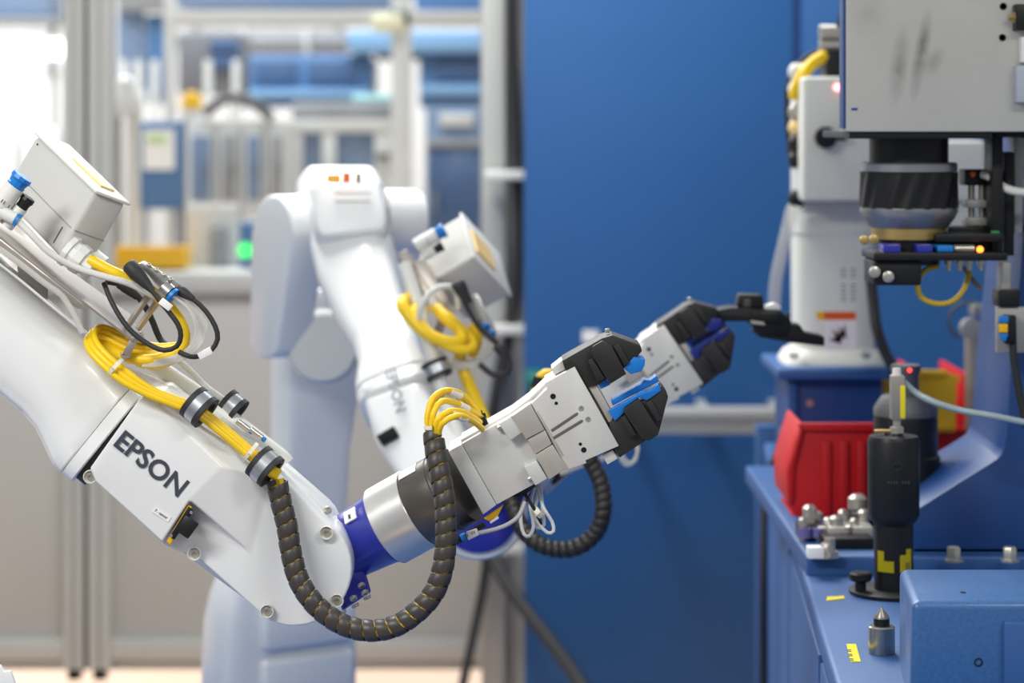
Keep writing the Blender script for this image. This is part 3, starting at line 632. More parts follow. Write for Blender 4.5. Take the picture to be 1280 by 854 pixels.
# push-in fittings at left of the box
def fitting(x, y, d, ang, L, r, cap, m=WHITE2):
    t = thing('air_fitting', P(x, y, d), None, 'fitting')
    ax = Vector((math.cos(R(ang)), 0, math.sin(R(ang)))); s = S(d); p = P(x, y, d)
    lathe('fitting_body', p, ax, [(0, 0), (0, r*s), (L*s, r*s), (L*s, r*.8*s), (L*1.06*s, 0)], m, t, 24)
    lathe('knob', p+ax*L*1.0*s, ax, [(0, 0), (0, r*.85*s), (.002, r*.95*s), (.003, r*.85*s), (.007, r*.92*s), (.009, r*1.06*s), (.013, r*1.0*s), (.0135, 0)], cap, t, 12, 25)
    lathe('collar', p+ax*L*.35*s, ax, [(0, r*.9*s), (0, r*1.07*s), (.003, r*1.07*s), (.003, r*.9*s)], m, t, 24)
    text('fitting_print', '|| |', p+ax*L*.5*s+Vector((0, -r*1.02*s, 0)), Vector((ax.z, 0, -ax.x)), ax, r*.9*s, r*.35*s, LETTER, t, .0002)
    return t
tag(fitting(-12, 272, 2.45, 52, 50, 13.5, SKYB), 'white air fitting with bright blue knob in front of the box')
tag(fitting(8, 283, 2.455, 52, 30, 9, BLKP), 'short white fitting with black knob below the blue-capped one')
el = thing('elbow_fitting', P(10, 265, 2.445), 'white elbow fitting with blue release ring feeding the clear tube', 'fitting')
cyl('elbow_body', P(-20, 254, 2.445), P(20, 274, 2.445), 8*S(2.45), WHITE2, el); lathe('release_ring', P(20, 274, 2.445), Vector((.8, 0, -.55)), [(0, 0), (0, .0068), (.003, .0072), (.003, 0)], SKYB, el, 20)
br = thing('mounting_bracket', P(-60, 300, 2.54), 'bent steel bracket plate carrying the tilted junction box', 'bracket')
hull('top_plate', [(-80, 232, 2.47), (166, 424, 2.47), (185, 428, 2.50), (162, 392, 2.59), (30, 300, 2.60), (-60, 232, 2.60), (-80, 236, 2.47), (166, 428, 2.47), (185, 431, 2.50), (30, 304, 2.60)], GAL, br, .0006)
hull('front_flange', [(-80, 238, 2.470), (97, 376, 2.470), (112, 388, 2.470), (97, 386, 2.470), (60, 362, 2.470), (0, 314, 2.470), (-80, 252, 2.470), (-80, 238, 2.473), (97, 376, 2.473), (112, 388, 2.473), (97, 386, 2.473), (60, 362, 2.473), (0, 314, 2.473), (-80, 252, 2.473)], GAL, br, .0004)
for (x0, y0), (x1, y1), dd in (((160, 407), (188, 366), 2.49), ((172, 412), (201, 371), 2.51)):
    cyl('standoff', P(x0, y0, dd), P(x1, y1, dd), 4.6*S(dd), GAL, br, n=6)
hull('strap', [(164, 421, 2.472), (174, 423, 2.472), (162, 446, 2.472), (152, 444, 2.472), (164, 421, 2.478), (174, 423, 2.478), (162, 446, 2.478), (152, 444, 2.478)], GAL, br, .0004)
hull('foot', [(150, 440, 2.472), (166, 446, 2.472), (166, 446, 2.56), (150, 440, 2.56), (152, 450, 2.472), (160, 452, 2.56)], GAL, br, .001)
hull('rear_foot', [(20, 320, 2.55), (60, 350, 2.55), (60, 400, 2.55), (30, 400, 2.55), (20, 320, 2.59), (60, 350, 2.59), (60, 400, 2.59), (30, 400, 2.59)], GAL, br, .002)
for x, y in ((158, 404), (176, 418), (170, 425)): screw(P(x, y, 2.476), (.4, -.75, .5), 3.4*S(2.47), br)
mf = thing('air_manifold', P(190, 355, 2.49), 'small silver air manifold with blue ring above the standoffs', 'manifold')
md = Vector((.86, 0, -.5))
hull('block', [(172, 330, 2.475), (180, 326, 2.475), (228, 356, 2.475), (222, 368, 2.475), (205, 366, 2.475), (172, 330, 2.51), (180, 326, 2.51), (228, 356, 2.51), (222, 368, 2.51), (205, 366, 2.51)], mat('nickel', (214, 212, 206), .25, .9), mf, .0015)
for i in range(4):
    p = P(186+i*9, 331+i*6, 2.474); screw(p, (.45, -.4, .75), 3.5*S(2.48), mf)
lathe('port', P(204, 359, 2.474), Vector((.72, -.2, -.6)), [(0, 0), (0, .0085), (.010, .0085), (.010, 0)], MATS['nickel'], mf, 20)
lathe('blue_ring', P(214, 368, 2.470), Vector((.72, -.2, -.6)), [(0, 0), (0, .0082), (.0035, .0086), (.004, .007), (.004, 0)], SKYB, mf, 20)
# black sensor leads with rubber boots
def boot_cable(label, pts, r, boots, tagpos=None):
    t = thing('sensor_lead', P(*pts[0]), label, 'cable')
    tube('lead', pts, r, BLKR, t)
    for p0, p1, r0, r1 in boots:
        A, Bp = P(*p0), P(*p1); L = (Bp-A).length; s = S(p0[2])
        lathe('boot', A, Bp-A, [(0, 0), (0, r0*s*.8), (L*.06, r0*s), (L*.35, r0*s), (L*.7, (r0+r1)/2*s), (L, r1*s), (L, 0)], BLKR, t, 20, 60)
    if tagpos:
        (x0, y0), (x1, y1), hw, dd = tagpos
        u = Vector((x1-x0, y1-y0)).normalized(); n = (-u.y*hw, u.x*hw)
        slab('wire_marker', [(x0+n[0], y0+n[1]), (x1+n[0], y1+n[1]), (x1-n[0], y1-n[1]), (x0-n[0], y0-n[1])], dd, .007, PAPER, t, .0004)
    return t
boot_cable('black sensor lead with fat rubber boot, looping in front of the standoffs', [(178, 348, 2.455), (192, 366, 2.452), (208, 386, 2.448), (222, 405, 2.446), (226, 420, 2.446), (221, 433, 2.448), (205, 438, 2.45), (185, 430, 2.455), (165, 415, 2.458), (150, 396, 2.462), (138, 374, 2.47), (130, 354, 2.48)], 3.3, [((160, 330, 2.462), (191, 364, 2.455), 10, 3.8)], ((200, 376), (213, 386), 4, 2.441))
boot_cable('black sensor lead swinging out right with a white marker tag', [(228, 366, 2.475), (244, 376, 2.472), (258, 390, 2.47), (269, 408, 2.468), (272, 424, 2.468), (264, 438, 2.468), (250, 445, 2.468), (238, 446, 2.47), (224, 440, 2.475)], 3.2, [((222, 361, 2.477), (242, 374, 2.472), 7, 3.6)], ((248, 446), (264, 438), 4.4, 2.462))
boot_cable('black lead passing behind the standoff pair', [(132, 352, 2.53), (150, 355, 2.53), (168, 366, 2.53), (182, 384, 2.53), (192, 405, 2.53), (200, 424, 2.53), (214, 436, 2.52)], 4, [((148, 354, 2.53), (172, 372, 2.53), 6, 4)])
# yellow cables of the front arm: gland -> coil -> clamps -> hose
def off(pts, dx, dy, dd): return [(x+dx, y+dy, d+dd) for x, y, d in pts]
main = [(112, 325, 2.478), (136, 338, 2.474), (160, 349, 2.475), (188, 364, 2.482), (212, 384, 2.49), (228, 408, 2.492), (230, 428, 2.49), (214, 444, 2.486), (186, 450, 2.484), (158, 446, 2.49), (132, 434, 2.51), (120, 424, 2.52)]
cable('yellow_cable', main, 7.5, YEL, 'thick yellow cable leaving the box gland and curling round')
strand = [(216, 440, 2.492), (190, 442, 2.495), (160, 436, 2.50), (135, 424, 2.51), (118, 418, 2.505), (109, 424, 2.485), (112, 438, 2.470), (128, 456, 2.460), (152, 476, 2.456), (186, 494, 2.456), (220, 507, 2.458), (246, 518, 2.460), (276, 541, 2.462), (308, 568, 2.464), (330, 586, 2.466), (345, 598, 2.472)]
for dx, dy, dd, wh in ((0, 0, 0, 'lowest'), (4, -5, .003, 'middle'), (9, -9, .007, 'upper')):
    pts = [(x + dx*(1 if i < 9 else .45), y + dy*(1 if i < 9 else .75), d + dd) for i, (x, y, d) in enumerate(strand)]
    cable('yellow_cable', pts, 4.3, YEL, wh + ' of three yellow cable strands along the top of the front forearm', group='yellow strands on the front forearm')
cable('yellow_cable', [(228, 428, 2.51), (214, 450, 2.505), (190, 456, 2.50), (172, 452, 2.50)], 6.5, YEL, 'short yellow cable end curling below the coil')
# clear air tubes in the coil
for i in range(6):
    k = i*3.0
    cable('air_tube', [(216+k*.6, 371, 2.468+.004*i), (234+k*.7, 384+k*.3, 2.47+.004*i), (244+k*.9, 404, 2.472+.004*i), (243+k*.6, 424+k*.3, 2.474), (230+k*.4, 440+k*.4, 2.476), (205, 449+k*.5, 2.478), (178, 452+k*.4, 2.482)], 2.0, CLEAR, 'clear air tube fanning out below the silver manifold', 'tube', 'clear tubes at the manifold')
cable('air_tube', [(22, 276, 2.444), (38, 292, 2.444), (62, 316, 2.45), (92, 333, 2.458), (128, 345, 2.462), (160, 354, 2.466), (196, 372, 2.475)], 4.2, mat('milky_tube', (236, 236, 230), .2, trans=.15), 'milky air tube sweeping in front of the box to the coil', 'tube')
cable('air_tube', [(-20, 298, 2.462), (20, 326, 2.462), (56, 354, 2.464), (78, 370, 2.466), (92, 392, 2.468), (103, 416, 2.472)], 4.0, CLEAR, 'clear air tube under the bracket ending at the yellow coil', 'tube')
cable('air_tube', [(-20, 316, 2.47), (20, 346, 2.47), (60, 379, 2.47), (96, 408, 2.474)], 1.8, mat('milky_tube', (236, 236, 230), .2, trans=.15), 'thin pale tube lying along the arm below the bracket', 'tube')
cable('air_tube', [(218, 446, 2.53), (236, 462, 2.53), (258, 484, 2.53), (280, 500, 2.53)], 4, WHITE2, 'white air tube rising behind the forearm to the rear clamp', 'tube')
cable('air_tube', [(150, 462, 2.52), (185, 474, 2.515), (222, 492, 2.51), (262, 516, 2.51), (300, 545, 2.51), (330, 570, 2.51)], 6, CLEAR, 'clear hose bundle lying beside the yellow strands', 'tube')
cable('air_tube', [(130, 452, 2.48), (170, 486, 2.476), (210, 507, 2.474), (250, 533, 2.476), (285, 556, 2.478), (300, 572, 2.48), (318, 588, 2.484)], 2.6, mat('milky_tube', (236, 236, 230), .2, trans=.15), 'thin cream tube along the lower side of the yellow strands', 'tube')
cable('white_conduit', [(168, 440, 2.545), (210, 468, 2.54), (252, 497, 2.535), (292, 527, 2.53), (330, 556, 2.53), (352, 573, 2.53), (357, 579, 2.53)], 11, WHITE2, 'thick white conduit lying along the back of the front forearm', 'conduit', seg=16)
hull('dummy', [(0, 0, 2.5), (1, 0, 2.5), (0, 1, 2.5), (0, 0, 2.51)], WHITE, None) if False else None
for x, y, lab in ((312, 538, 'tiny silver air joint with blue ring lying beside the conduit'), (328, 548, 'second tiny silver air joint nearer the front clamp')):
    t = thing('air_joint', P(x, y, 2.505), lab, 'fitting')
    cyl('joint_body', P(x-16, y-12, 2.503), P(x, y, 2.503), 4*S(2.5), MATS['nickel'], t, n=12); cyl('blue_ring', P(x, y, 2.503), P(x+4, y+3, 2.503), 3.4*S(2.5), SKYB, t, n=12)
# nylon ties on the yellow strands
for x, y, dd, ang, lab in ((144, 459, 2.463, 42, 'nylon tie round the yellow strands near the coil'), (313, 565, 2.469, 39, 'nylon tie round the yellow strands just before the last clamp')):
    tag(band('cable_tie', P(x, y, dd), (math.cos(R(ang)), 0, -math.sin(R(ang))), 13*S(dd), .004, TIE, None), lab, 'cable tie')
# clamps
CL = mat('clamp_silver', (200, 202, 204), .3, .85)
def clamp(x, y, d, r, w, ang, label):
    t = thing('cable_clamp', P(x, y, d), label, 'clamp', 'banded cable clamps on the forearm')
    ax = Vector((math.cos(R(ang)), -.22, -math.sin(R(ang)))).normalized(); s = S(d); p = P(x, y, d) - ax*w*s/2; W_ = w*s; r_ = r*s
    lathe('rubber_edge', p, ax, [(0, r_*.72), (0, r_*1.02), (W_*.25, r_*1.02), (W_*.25, r_*.72), (0, r_*.72)], BLKR, t, 36)
    lathe('steel_band', p, ax, [(W_*.24, r_*.7), (W_*.24, r_*.97), (W_*.76, r_*.97), (W_*.76, r_*.7)], CL, t, 36)
    lathe('rubber_edge', p, ax, [(W_*.75, r_*.72), (W_*.75, r_*1.02), (W_, r_*1.02), (W_, r_*.72), (W_*.75, r_*.72)], BLKR, t, 36)
    foot = p + ax*W_*.5 + Vector((-.5, .3, -.75)).normalized()*r_*.9
    hull('clamp_foot', [foot + ax*i*W_*.25 + Vector((.7*j, .4, -.3*j))*r_*.3 + Vector((-.3, .8, -.5))*k*r_*.5 for i in (-1, 1) for j in (-1, 1) for k in (0, 1)], CL, t, .0005, 1, True)
    return t
clamp(249, 509, 2.464, 22, 26, 39, 'silver cable clamp with black rims halfway along the front forearm')
clamp(331, 583, 2.468, 22, 26, 39, 'silver cable clamp with black rims at the top of the spiral hose')
clamp(291, 508, 2.535, 17, 24, 39, 'small silver clamp on the white conduit behind the yellow strands')
# yellow ends that enter the gripper from the spiral
ends = [[(536, 545, 2.468), (534, 524, 2.468), (541, 498, 2.475), (560, 488, 2.49), (582, 497, 2.51), (604, 524, 2.53)], [(540, 543, 2.464), (541, 520, 2.462), (552, 502, 2.47), (572, 505, 2.49), (590, 514, 2.51), (606, 526, 2.53)],
        [(544, 543, 2.46), (546, 526, 2.456), (562, 514, 2.462), (582, 517, 2.48), (600, 528, 2.51)], [(548, 545, 2.462), (552, 530, 2.454), (570, 520, 2.456), (588, 525, 2.475), (603, 536, 2.50)], [(538, 540, 2.475), (537, 515, 2.48), (550, 493, 2.49), (574, 497, 2.51), (600, 520, 2.54)]]
for e, wh in zip(ends, ('tallest', 'second tallest', 'middle', 'lowest and nearest', 'rearmost')):
    t = thing('yellow_lead', P(*e[0]), wh + ' of five yellow leads arching from spiral hose into gripper', 'cable', 'yellow leads at the gripper')
    tube('lead', e, 4.0, YEL, t); p = Vector(P(*e[-3])); q2 = P(*e[-2]); cyl('marker_sleeve', p.lerp(q2, .1), p.lerp(q2, .75), 4.7*S(2.49), PAPER, t, n=12)
cable('white_lead', [(550, 540, 2.47), (553, 526, 2.468), (572, 523, 2.474), (592, 530, 2.49), (606, 542, 2.51)], 2.0, WHITE2, 'thin white lead beneath the yellow ones at the gripper')
tag(band('cable_tie', P(541, 534, 2.466), (0, 0, 1), 10.5*S(2.466), .004, TIE, None), 'nylon tie at the upper mouth of the spiral hose', 'cable tie')
pl = thing('black_plug', P(606, 527, 2.53), 'small black multi-pin plug on top edge of the gripper', 'plug')
hull('plug_body', [(599, 524, 2.515), (606, 520, 2.515), (611, 530, 2.515), (603, 534, 2.515), (599, 524, 2.54), (606, 520, 2.54), (611, 530, 2.54), (603, 534, 2.54)], BLKP, pl, .001)
for x, y in ((603, 520), (607, 523)): cyl('pin', P(x, y, 2.525), P(x-2, y-7, 2.525), 1.6*S(2.5), BLKP, pl, n=8)
# leads hanging under the gripper
for e, wh in (([(672, 600, 2.54), (662, 612, 2.52), (648, 620, 2.51), (640, 618, 2.515), (634, 616, 2.52)], 'longer'), ([(668, 602, 2.53), (656, 614, 2.51), (644, 617, 2.51), (636, 620, 2.515)], 'shorter')):
    cable('black_lead', e, 2.2, BLKP, wh + ' of two thin black leads curling under the front gripper', group='black leads below the gripper')
for lp, wh in (([(662, 612, 2.53), (653, 630, 2.52), (651, 652, 2.515), (655, 668, 2.512), (662, 670, 2.51), (667, 658, 2.51), (664, 640, 2.512), (660, 622, 2.52)], 'left'), ([(668, 610, 2.53), (664, 630, 2.515), (672, 652, 2.51), (684, 666, 2.51), (692, 664, 2.51), (690, 652, 2.512), (680, 636, 2.515), (672, 612, 2.53)], 'right'), ([(672, 608, 2.535), (671, 626, 2.522), (666, 646, 2.518), (672, 660, 2.516), (680, 656, 2.516), (678, 634, 2.52), (676, 606, 2.535)], 'middle')):
    cable('clear_lead', lp, 2.3, mat('clear_loop', (224, 226, 226), .2, trans=.28), wh + ' loop of clear tubing hanging under the front gripper', 'tube', 'clear loops below the gripper')
cable('black_lead', [(655, 616, 2.515), (664, 630, 2.51), (672, 644, 2.51), (676, 656, 2.51)], 2.3, BLKP, 'short black lead among the clear loops')
tag(band('cable_tie', P(673, 641, 2.512), (.6, 0, .5), 7*S(2.5), .006, TIE, None), 'white nylon tie holding the clear loops together', 'cable tie')
cable('grey_lead', [(656, 628, 2.50), (648, 646, 2.49), (630, 658, 2.485), (610, 664, 2.48), (590, 668, 2.478)], 2.8, mat('grey_lead', (172, 172, 172), .35), 'grey lead from the loops to the blue-tipped push fitting')
ft = thing('push_fitting', P(582, 671, 2.475), 'grey push fitting with blue tip between hose and gripper', 'fitting')
hull('fitting_body', [(582, 665, 2.468), (596, 660, 2.468), (599, 669, 2.468), (585, 676, 2.468), (582, 665, 2.485), (596, 660, 2.485), (599, 669, 2.485), (585, 676, 2.485)], mat('fitting_grey', (200, 202, 204), .35), ft, .0012)
cyl('blue_tip', P(583, 670, 2.476), P(576, 673, 2.476), 5.2*S(2.47), SKYB, ft, n=18); cyl('black_stem', P(577, 673, 2.476), P(564, 680, 2.49), 5*S(2.47), BLKP, ft, n=18)
text('fitting_print', '| ||', P(585, 671, 2.4675), Vector((.88, 0, .42)).normalized(), Vector((-.42, 0, .88)).normalized(), .008, .003, LETTER, ft, .0002)
yb = thing('yellow_spacer', P(617, 640, 2.53), 'yellow and white spacer block under the gripper end', 'spacer')
hull('spacer_body', [(604, 648, 2.51), (624, 634, 2.51), (630, 630, 2.51), (622, 646, 2.51), (611, 652, 2.51), (604, 648, 2.55), (624, 634, 2.55), (630, 630, 2.55), (622, 646, 2.55)], YELP, yb, .001)
hull('white_edge', [(612, 652, 2.509), (622, 645, 2.509), (624, 648, 2.509), (613, 655, 2.509), (612, 652, 2.55), (622, 645, 2.55), (624, 648, 2.55), (613, 655, 2.55)], PAPER, yb, .0005)
hull('black_clip', [(578, 668, 2.50), (604, 652, 2.50), (608, 658, 2.50), (584, 672, 2.50), (578, 668, 2.53), (604, 652, 2.53), (608, 658, 2.53), (584, 672, 2.53)], BLKP, yb, .001)

# ------------------------------------------------------------------ rear robot
rr = thing('industrial_robot', (P(350, 0, 3.95).x, 3.95, 0.3), 'white rear robot standing behind, out of focus, forearm reaching right', 'robot arm')
def ring_px(x, y, d, hw, hd, e=4, ax=None):
    c = P(x, y, d); q_ = R(32); return sring(c, Vector((math.cos(q_), math.sin(q_), 0)), Vector((-math.sin(q_), math.cos(q_), 0)), hw*S(d)*.96, hd*S(d)*.5, 44, e+2)
loft('base', [ring_px(348, 1028, 3.95, 112, 100), ring_px(348, 1000, 3.95, 112, 100), ring_px(348, 990, 3.95, 100, 88), ring_px(349, 830, 3.95, 98, 86), ring_px(350, 770, 3.95, 96, 84), ring_px(352, 735, 3.95, 90, 78), ring_px(354, 700, 3.95, 78, 70)], WHITE, rr)
for y0, y1 in ((812, 980), (748, 800)):
    cu_ = Vector((math.cos(R(32)), math.sin(R(32)), 0)); cn_ = Vector((math.sin(R(32)), -math.cos(R(32)), 0)); o_ = P(350, 0, 3.95) + cn_*(43*S(3.95)); z0_, z1_ = P(0, y1, 3.95).z, P(0, y0, 3.95).z
    hull('base_cover', [Vector((o_.x, o_.y, z)) + cu_*k + cn_*j for z in (z0_, z1_) for k in (-.062, .1) for j in (-.005, .014)], WHITE, rr, .008, 3, True)
loft('waist', [ring_px(370, 720, 3.95, 66, 62), ring_px(380, 640, 3.95, 52, 56), ring_px(388, 560, 3.95, 48, 54), ring_px(393, 500, 3.95, 54, 56), ring_px(396, 420, 3.95, 56, 56, 5), ring_px(398, 372, 3.95, 50, 50, 5), ring_px(400, 362, 3.95, 36, 40, 5)], WHITE, rr)
lathe('shoulder_disc', P(406, 432, 3.80), Yn, [(0, 0), (0, 46*S(3.8)), (.03, 46*S(3.8)), (.045, 40*S(3.8)), (.048, 0)], IVORY, rr, 40)
# upper link, a capsule plate turned to the left
nl = Vector((-.80, -.60, 0)); tl = Vector((-.60, .80, 0)); up_ = Vector((0, 0, 1))
cp = P(356, 292, 3.72); cl_ = P(344, 428, 3.78); r1, r2 = .060, .042
bm = bmesh.new(); pl_ = []
for i in range(17):
    an = R(180*i/16); pl_.append(cp + tl*(math.cos(an)*r1) + up_*(math.sin(an)*r1))
for i in range(9):
    an = R(180+180*i/8); pl_.append(cl_ + tl*(math.cos(an)*r2) + up_*(math.sin(an)*r2*.6))
prism(bm, [p + nl*.022 for p in pl_], -nl*.062); bmesh.ops.recalc_face_normals(bm, faces=bm.faces); bevel(bm, .007, 3); link('upper_link', bm, WHITE, rr)
lathe('elbow_drum', P(358, 292, 3.74), Vector((.94, .34, 0)), [(0, 0), (0, 47*S(3.74)), (.02, 50*S(3.74)), (.17, 50*S(3.74)), (.205, 44*S(3.74)), (.205, 0)], WHITE, rr, 40)
hull('elbow_head', [(386, 207, 3.76), (464, 207, 3.76), (386, 210, 3.92), (468, 210, 3.92), (370, 228, 3.82), (372, 330, 3.84), (398, 296, 3.60), (386, 240, 3.66), (484, 286, 3.60), (478, 228, 3.66), (492, 290, 3.84), (398, 230, 3.64), (470, 226, 3.64), (400, 340, 3.75), (480, 330, 3.75)], WHITE, rr, .010, 3)
lathe('side_cap', P(480, 276, 3.76), Vector((1, .25, 0)), [(0, 0), (0, 40*S(3.76)), (.05, 40*S(3.76)), (.062, 34*S(3.76)), (.062, 0)], WHITE, rr, 36)
hn = Vector((0, -.83, .55))
for x, wd, hh, m_ in ((408, 18, 11, mat('amber_logo', (240, 170, 60), .5)), (428, 10, 14, ORANGE), (444, 8, 13, mat('logo_taupe', (150, 130, 110), .5))):
    p = P(x, 229, 3.612); bm = bmesh.new(); ex = Vector((1, 0, 0)); ey = Vector((0, .42, .9))
    prism(bm, [p, p+ex*wd*S(3.63), p+ex*wd*S(3.63)+ey*hh*S(3.63), p+ey*hh*S(3.63)], hn*.002); link('logo_mark', bm, m_, rr)
for y in (243, 253):
    p = P(418, y, 3.617); bm = bmesh.new(); prism(bm, [p, p+Vector((46*S(3.6), 0, 0)), p+Vector((46*S(3.6), .001, .003)), p+Vector((0, .001, .003))], hn*.001); link('print_line', bm, mat('pale_print', (206, 206, 206), .5), rr)
# forearm tapering towards the camera
fa = [(437, 284, 3.70, 44, 46, 3), (441, 310, 3.68, 49, 48, 4), (450, 350, 3.64, 49, 48, 4), (468, 398, 3.58, 45, 46, 3.4), (484, 430, 3.53, 41, 44, 3), (492, 455, 3.49, 42, 44, 3), (496, 478, 3.46, 49, 46, 3.4), (499, 490, 3.45, 51, 47, 4)]
axf = (P(499, 490, 3.45)-P(437, 284, 3.70)).normalized(); uf = Vector((0, 1, 0)) - axf*axf.y; uf.normalize(); vf = axf.cross(uf).normalized()
loft('forearm_tube', [sring(P(x, y, d), vf, uf, hw*S(d), hd*S(d), 40, e) for x, y, d, hw, hd, e in fa], WHITE, rr)
loft('joint_ring', [sring(P(x, y, d), vf, uf, hw*S(d), hd*S(d), 40, 4) for x, y, d, hw, hd in ((500, 492, 3.447, 49, 45), (501, 494, 3.445, 52, 48), (505, 506, 3.43, 52, 48), (506, 508, 3.43, 49, 45))], WHITE, rr)
hull('forearm_cover', [(455, 500, 3.39), (520, 478, 3.37), (548, 492, 3.40), (512, 545, 3.33), (470, 556, 3.35), (590, 600, 3.30), (500, 590, 3.30), (560, 690, 3.22), (620, 690, 3.22), (640, 620, 3.25), (455, 500, 3.47), (548, 480, 3.49), (480, 556, 3.44), (600, 600, 3.42), (560, 690, 3.34), (640, 640, 3.36)], WHITE, rr, .008, 3)
hull('cover_rib', [(452, 482, 3.40), (505, 452, 3.42), (508, 462, 3.41), (455, 492, 3.39), (452, 482, 3.44), (505, 452, 3.46)], WHITE, rr, .004)
text('lettering', 'EPSON', P(481, 464, 3.366), (P(499, 534, 3.330)-P(481, 464, 3.366)).normalized(), (P(520, 478, 3.362)-P(484, 492, 3.372)).normalized(), 58*S(3.37), 15*S(3.37), mat('faded_print', (150, 154, 160), .5), rr, .0004, .02)
hull('connector', [(470, 545, 3.325), (492, 532, 3.325), (500, 546, 3.325), (478, 558, 3.325), (470, 545, 3.36), (492, 532, 3.36), (500, 546, 3.36), (478, 558, 3.36)], BLKP, rr, .002)
wc = P(598, 640, 3.20)
lathe('wrist_disc', wc+Vector((0, .10, 0)), Yn, [(0, 0), (0, 62*S(3.2)), (.09, 62*S(3.2)), (.10, 58*S(3.2)), (.10, 0)], WHITE, rr, 48)
lathe('wrist_hub', wc+Vector((0, .005, 0)), Yn, [(0, 0), (0, 50*S(3.2)), (.012, 50*S(3.2)), (.014, 46*S(3.2)), (.014, 0)], COB, rr, 48)
rw = (rmap(575, 605, .035)-P(612, 628, 3.22)); L = rw.length
lathe('wrist_flange', P(612, 628, 3.22), rw, [(0, 0), (0, .034), (L*.4, .038), (L*.4, 0)], COB, rr, 40); lathe('sensor_collar', P(612, 628, 3.22)+rw*.4, rw, [(0, 0), (0, .043), (L*.35, .043), (L*.35, 0)], TURNED, rr, 40); lathe('adapter_ring', P(612, 628, 3.22)+rw*.75, rw, [(0, 0), (0, .041), (L*.3, .041), (L*.3, 0)], DKTURN, rr, 40)
# rear box, bracket and cables
b2 = thing('junction_box', P(575, 380, 3.45), 'blurred pale junction box on the rear robot forearm', 'junction box')
O = P(594, 320, 3.42); a = Vector((-19, 66, 57))*mm; b = Vector((51, 66, -59))*mm; c = Vector((-62, 15, -37))*mm
corner_box(b2, O + c*.05, a, b, c, BOXG, .004)
hull('box_lid', [O - a*.03 - b*.03 + a*i*1.06 + b*j*1.06 + c*k*.06 for i in (0, 1) for j in (0, 1) for k in (0, 1)], WHITE2, b2, .002, 2, True)
hull('lid_label', [O + a*i + b*j - c.normalized()*k for i in (.2, .7) for j in (.1, .6) for k in (0, .003)], AMBER, b2, 0, 1, True)
rbk = thing('mounting_bracket', P(540, 400, 3.48), 'blurred steel bracket strip under the rear junction box', 'bracket')
hull('bracket_plate', [(497, 318, 3.44), (508, 312, 3.44), (562, 392, 3.40), (548, 402, 3.40), (497, 318, 3.52), (508, 312, 3.52), (562, 392, 3.48), (548, 402, 3.48)], GAL, rbk, .001)
hull('bracket_plate', [(515, 330, 3.43), (530, 322, 3.43), (570, 390, 3.40), (560, 398, 3.40), (515, 330, 3.435), (530, 322, 3.435), (570, 390, 3.405), (560, 398, 3.405)], GAL, rbk, .0005)
hull('bracket_foot', [(548, 398, 3.40), (562, 392, 3.40), (545, 440, 3.42), (530, 440, 3.42), (548, 398, 3.46), (562, 392, 3.46), (545, 440, 3.48)], GAL, rbk, .001)
tag(fitting(520, 308, 3.40, 30, 30, 9, SKYB), 'blurred white fitting with blue knob on the rear box')
tag(fitting(528, 322, 3.40, 30, 18, 6, BLKP), 'blurred white fitting with black knob on the rear box')
coil = [(545, 385, 3.40), (560, 400, 3.38), (574, 412, 3.38), (578, 425, 3.37), (560, 428, 3.36), (535, 418, 3.36), (515, 400, 3.37), (503, 382, 3.38), (508, 374, 3.40), (520, 380, 3.41)]
cable('yellow_cable', coil, 8, YEL, 'yellow cable coil hanging beside the rear junction box'); cable('yellow_cable', off(coil, 14, 9, .0), 6, YEL, 'second yellow loop nested in the rear cable coil')
cable('yellow_cable', [(578, 425, 3.38), (575, 445, 3.4), (582, 470, 3.4), (595, 500, 3.38), (606, 528, 3.36), (612, 560, 3.34)], 8, YEL, 'yellow cable dropping from the rear coil behind the gripper')
cable('yellow_cable', [(590, 405, 3.40), (598, 425, 3.40), (590, 445, 3.41)], 6, YEL, 'short yellow cable stub right of the rear coil')
cable('white_hose', [(523, 410, 3.37), (526, 385, 3.36), (540, 364, 3.36), (558, 358, 3.37), (570, 364, 3.38), (574, 385, 3.39)], 4, WHITE2, 'white hose arching over the rear yellow coil', 'hose')
for k in range(5):
    cable('air_tube', [(600-k*2, 395+k*3, 3.40), (618-k*2, 412+k*4, 3.40), (612-k*3, 440+k*3, 3.39), (585-k*2, 452+k*2, 3.39), (560, 448+k*3, 3.39), (550, 436+k*4, 3.4)], 3, CLEAR, 'blurred clear tube curling under the rear box', 'tube', 'clear tubes on the rear robot')
mf = thing('air_manifold', P(590, 390, 3.42), 'blurred silver manifold with blue rings under the rear box', 'manifold')
hull('block', [(582, 372, 3.39), (596, 366, 3.39), (624, 420, 3.39), (612, 428, 3.39), (582, 372, 3.42), (596, 366, 3.42), (624, 420, 3.42), (612, 428, 3.42)], MATS['nickel'], mf, .002)
for x, y in ((606, 408), (613, 417)): lathe('blue_ring', P(x, y, 3.388), Vector((.5, -.6, -.5)), [(0, 0), (0, .007), (.004, .007), (.004, 0)], SKYB, mf, 16)
boot_cable('blurred black lead looping at the right of the rear box', [(576, 365, 3.37), (584, 384, 3.37), (600, 410, 3.37), (622, 430, 3.37), (636, 448, 3.37), (634, 466, 3.37), (616, 468, 3.38), (600, 456, 3.39)], 4, [((571, 352, 3.37), (586, 380, 3.37), 9, 4.5), ((622, 430, 3.37), (636, 452, 3.37), 8, 4.5)])
cable('white_conduit', [(505, 330, 3.42), (522, 380, 3.40), (536, 430, 3.38), (548, 470, 3.36), (560, 510, 3.34), (575, 550, 3.32), (590, 590, 3.3)], 9, WHITE2, 'white conduit running down the rear forearm', 'conduit', seg=14)
clamp(546, 462, 3.36, 17, 22, 66, 'blurred silver clamp on the rear robot conduit')
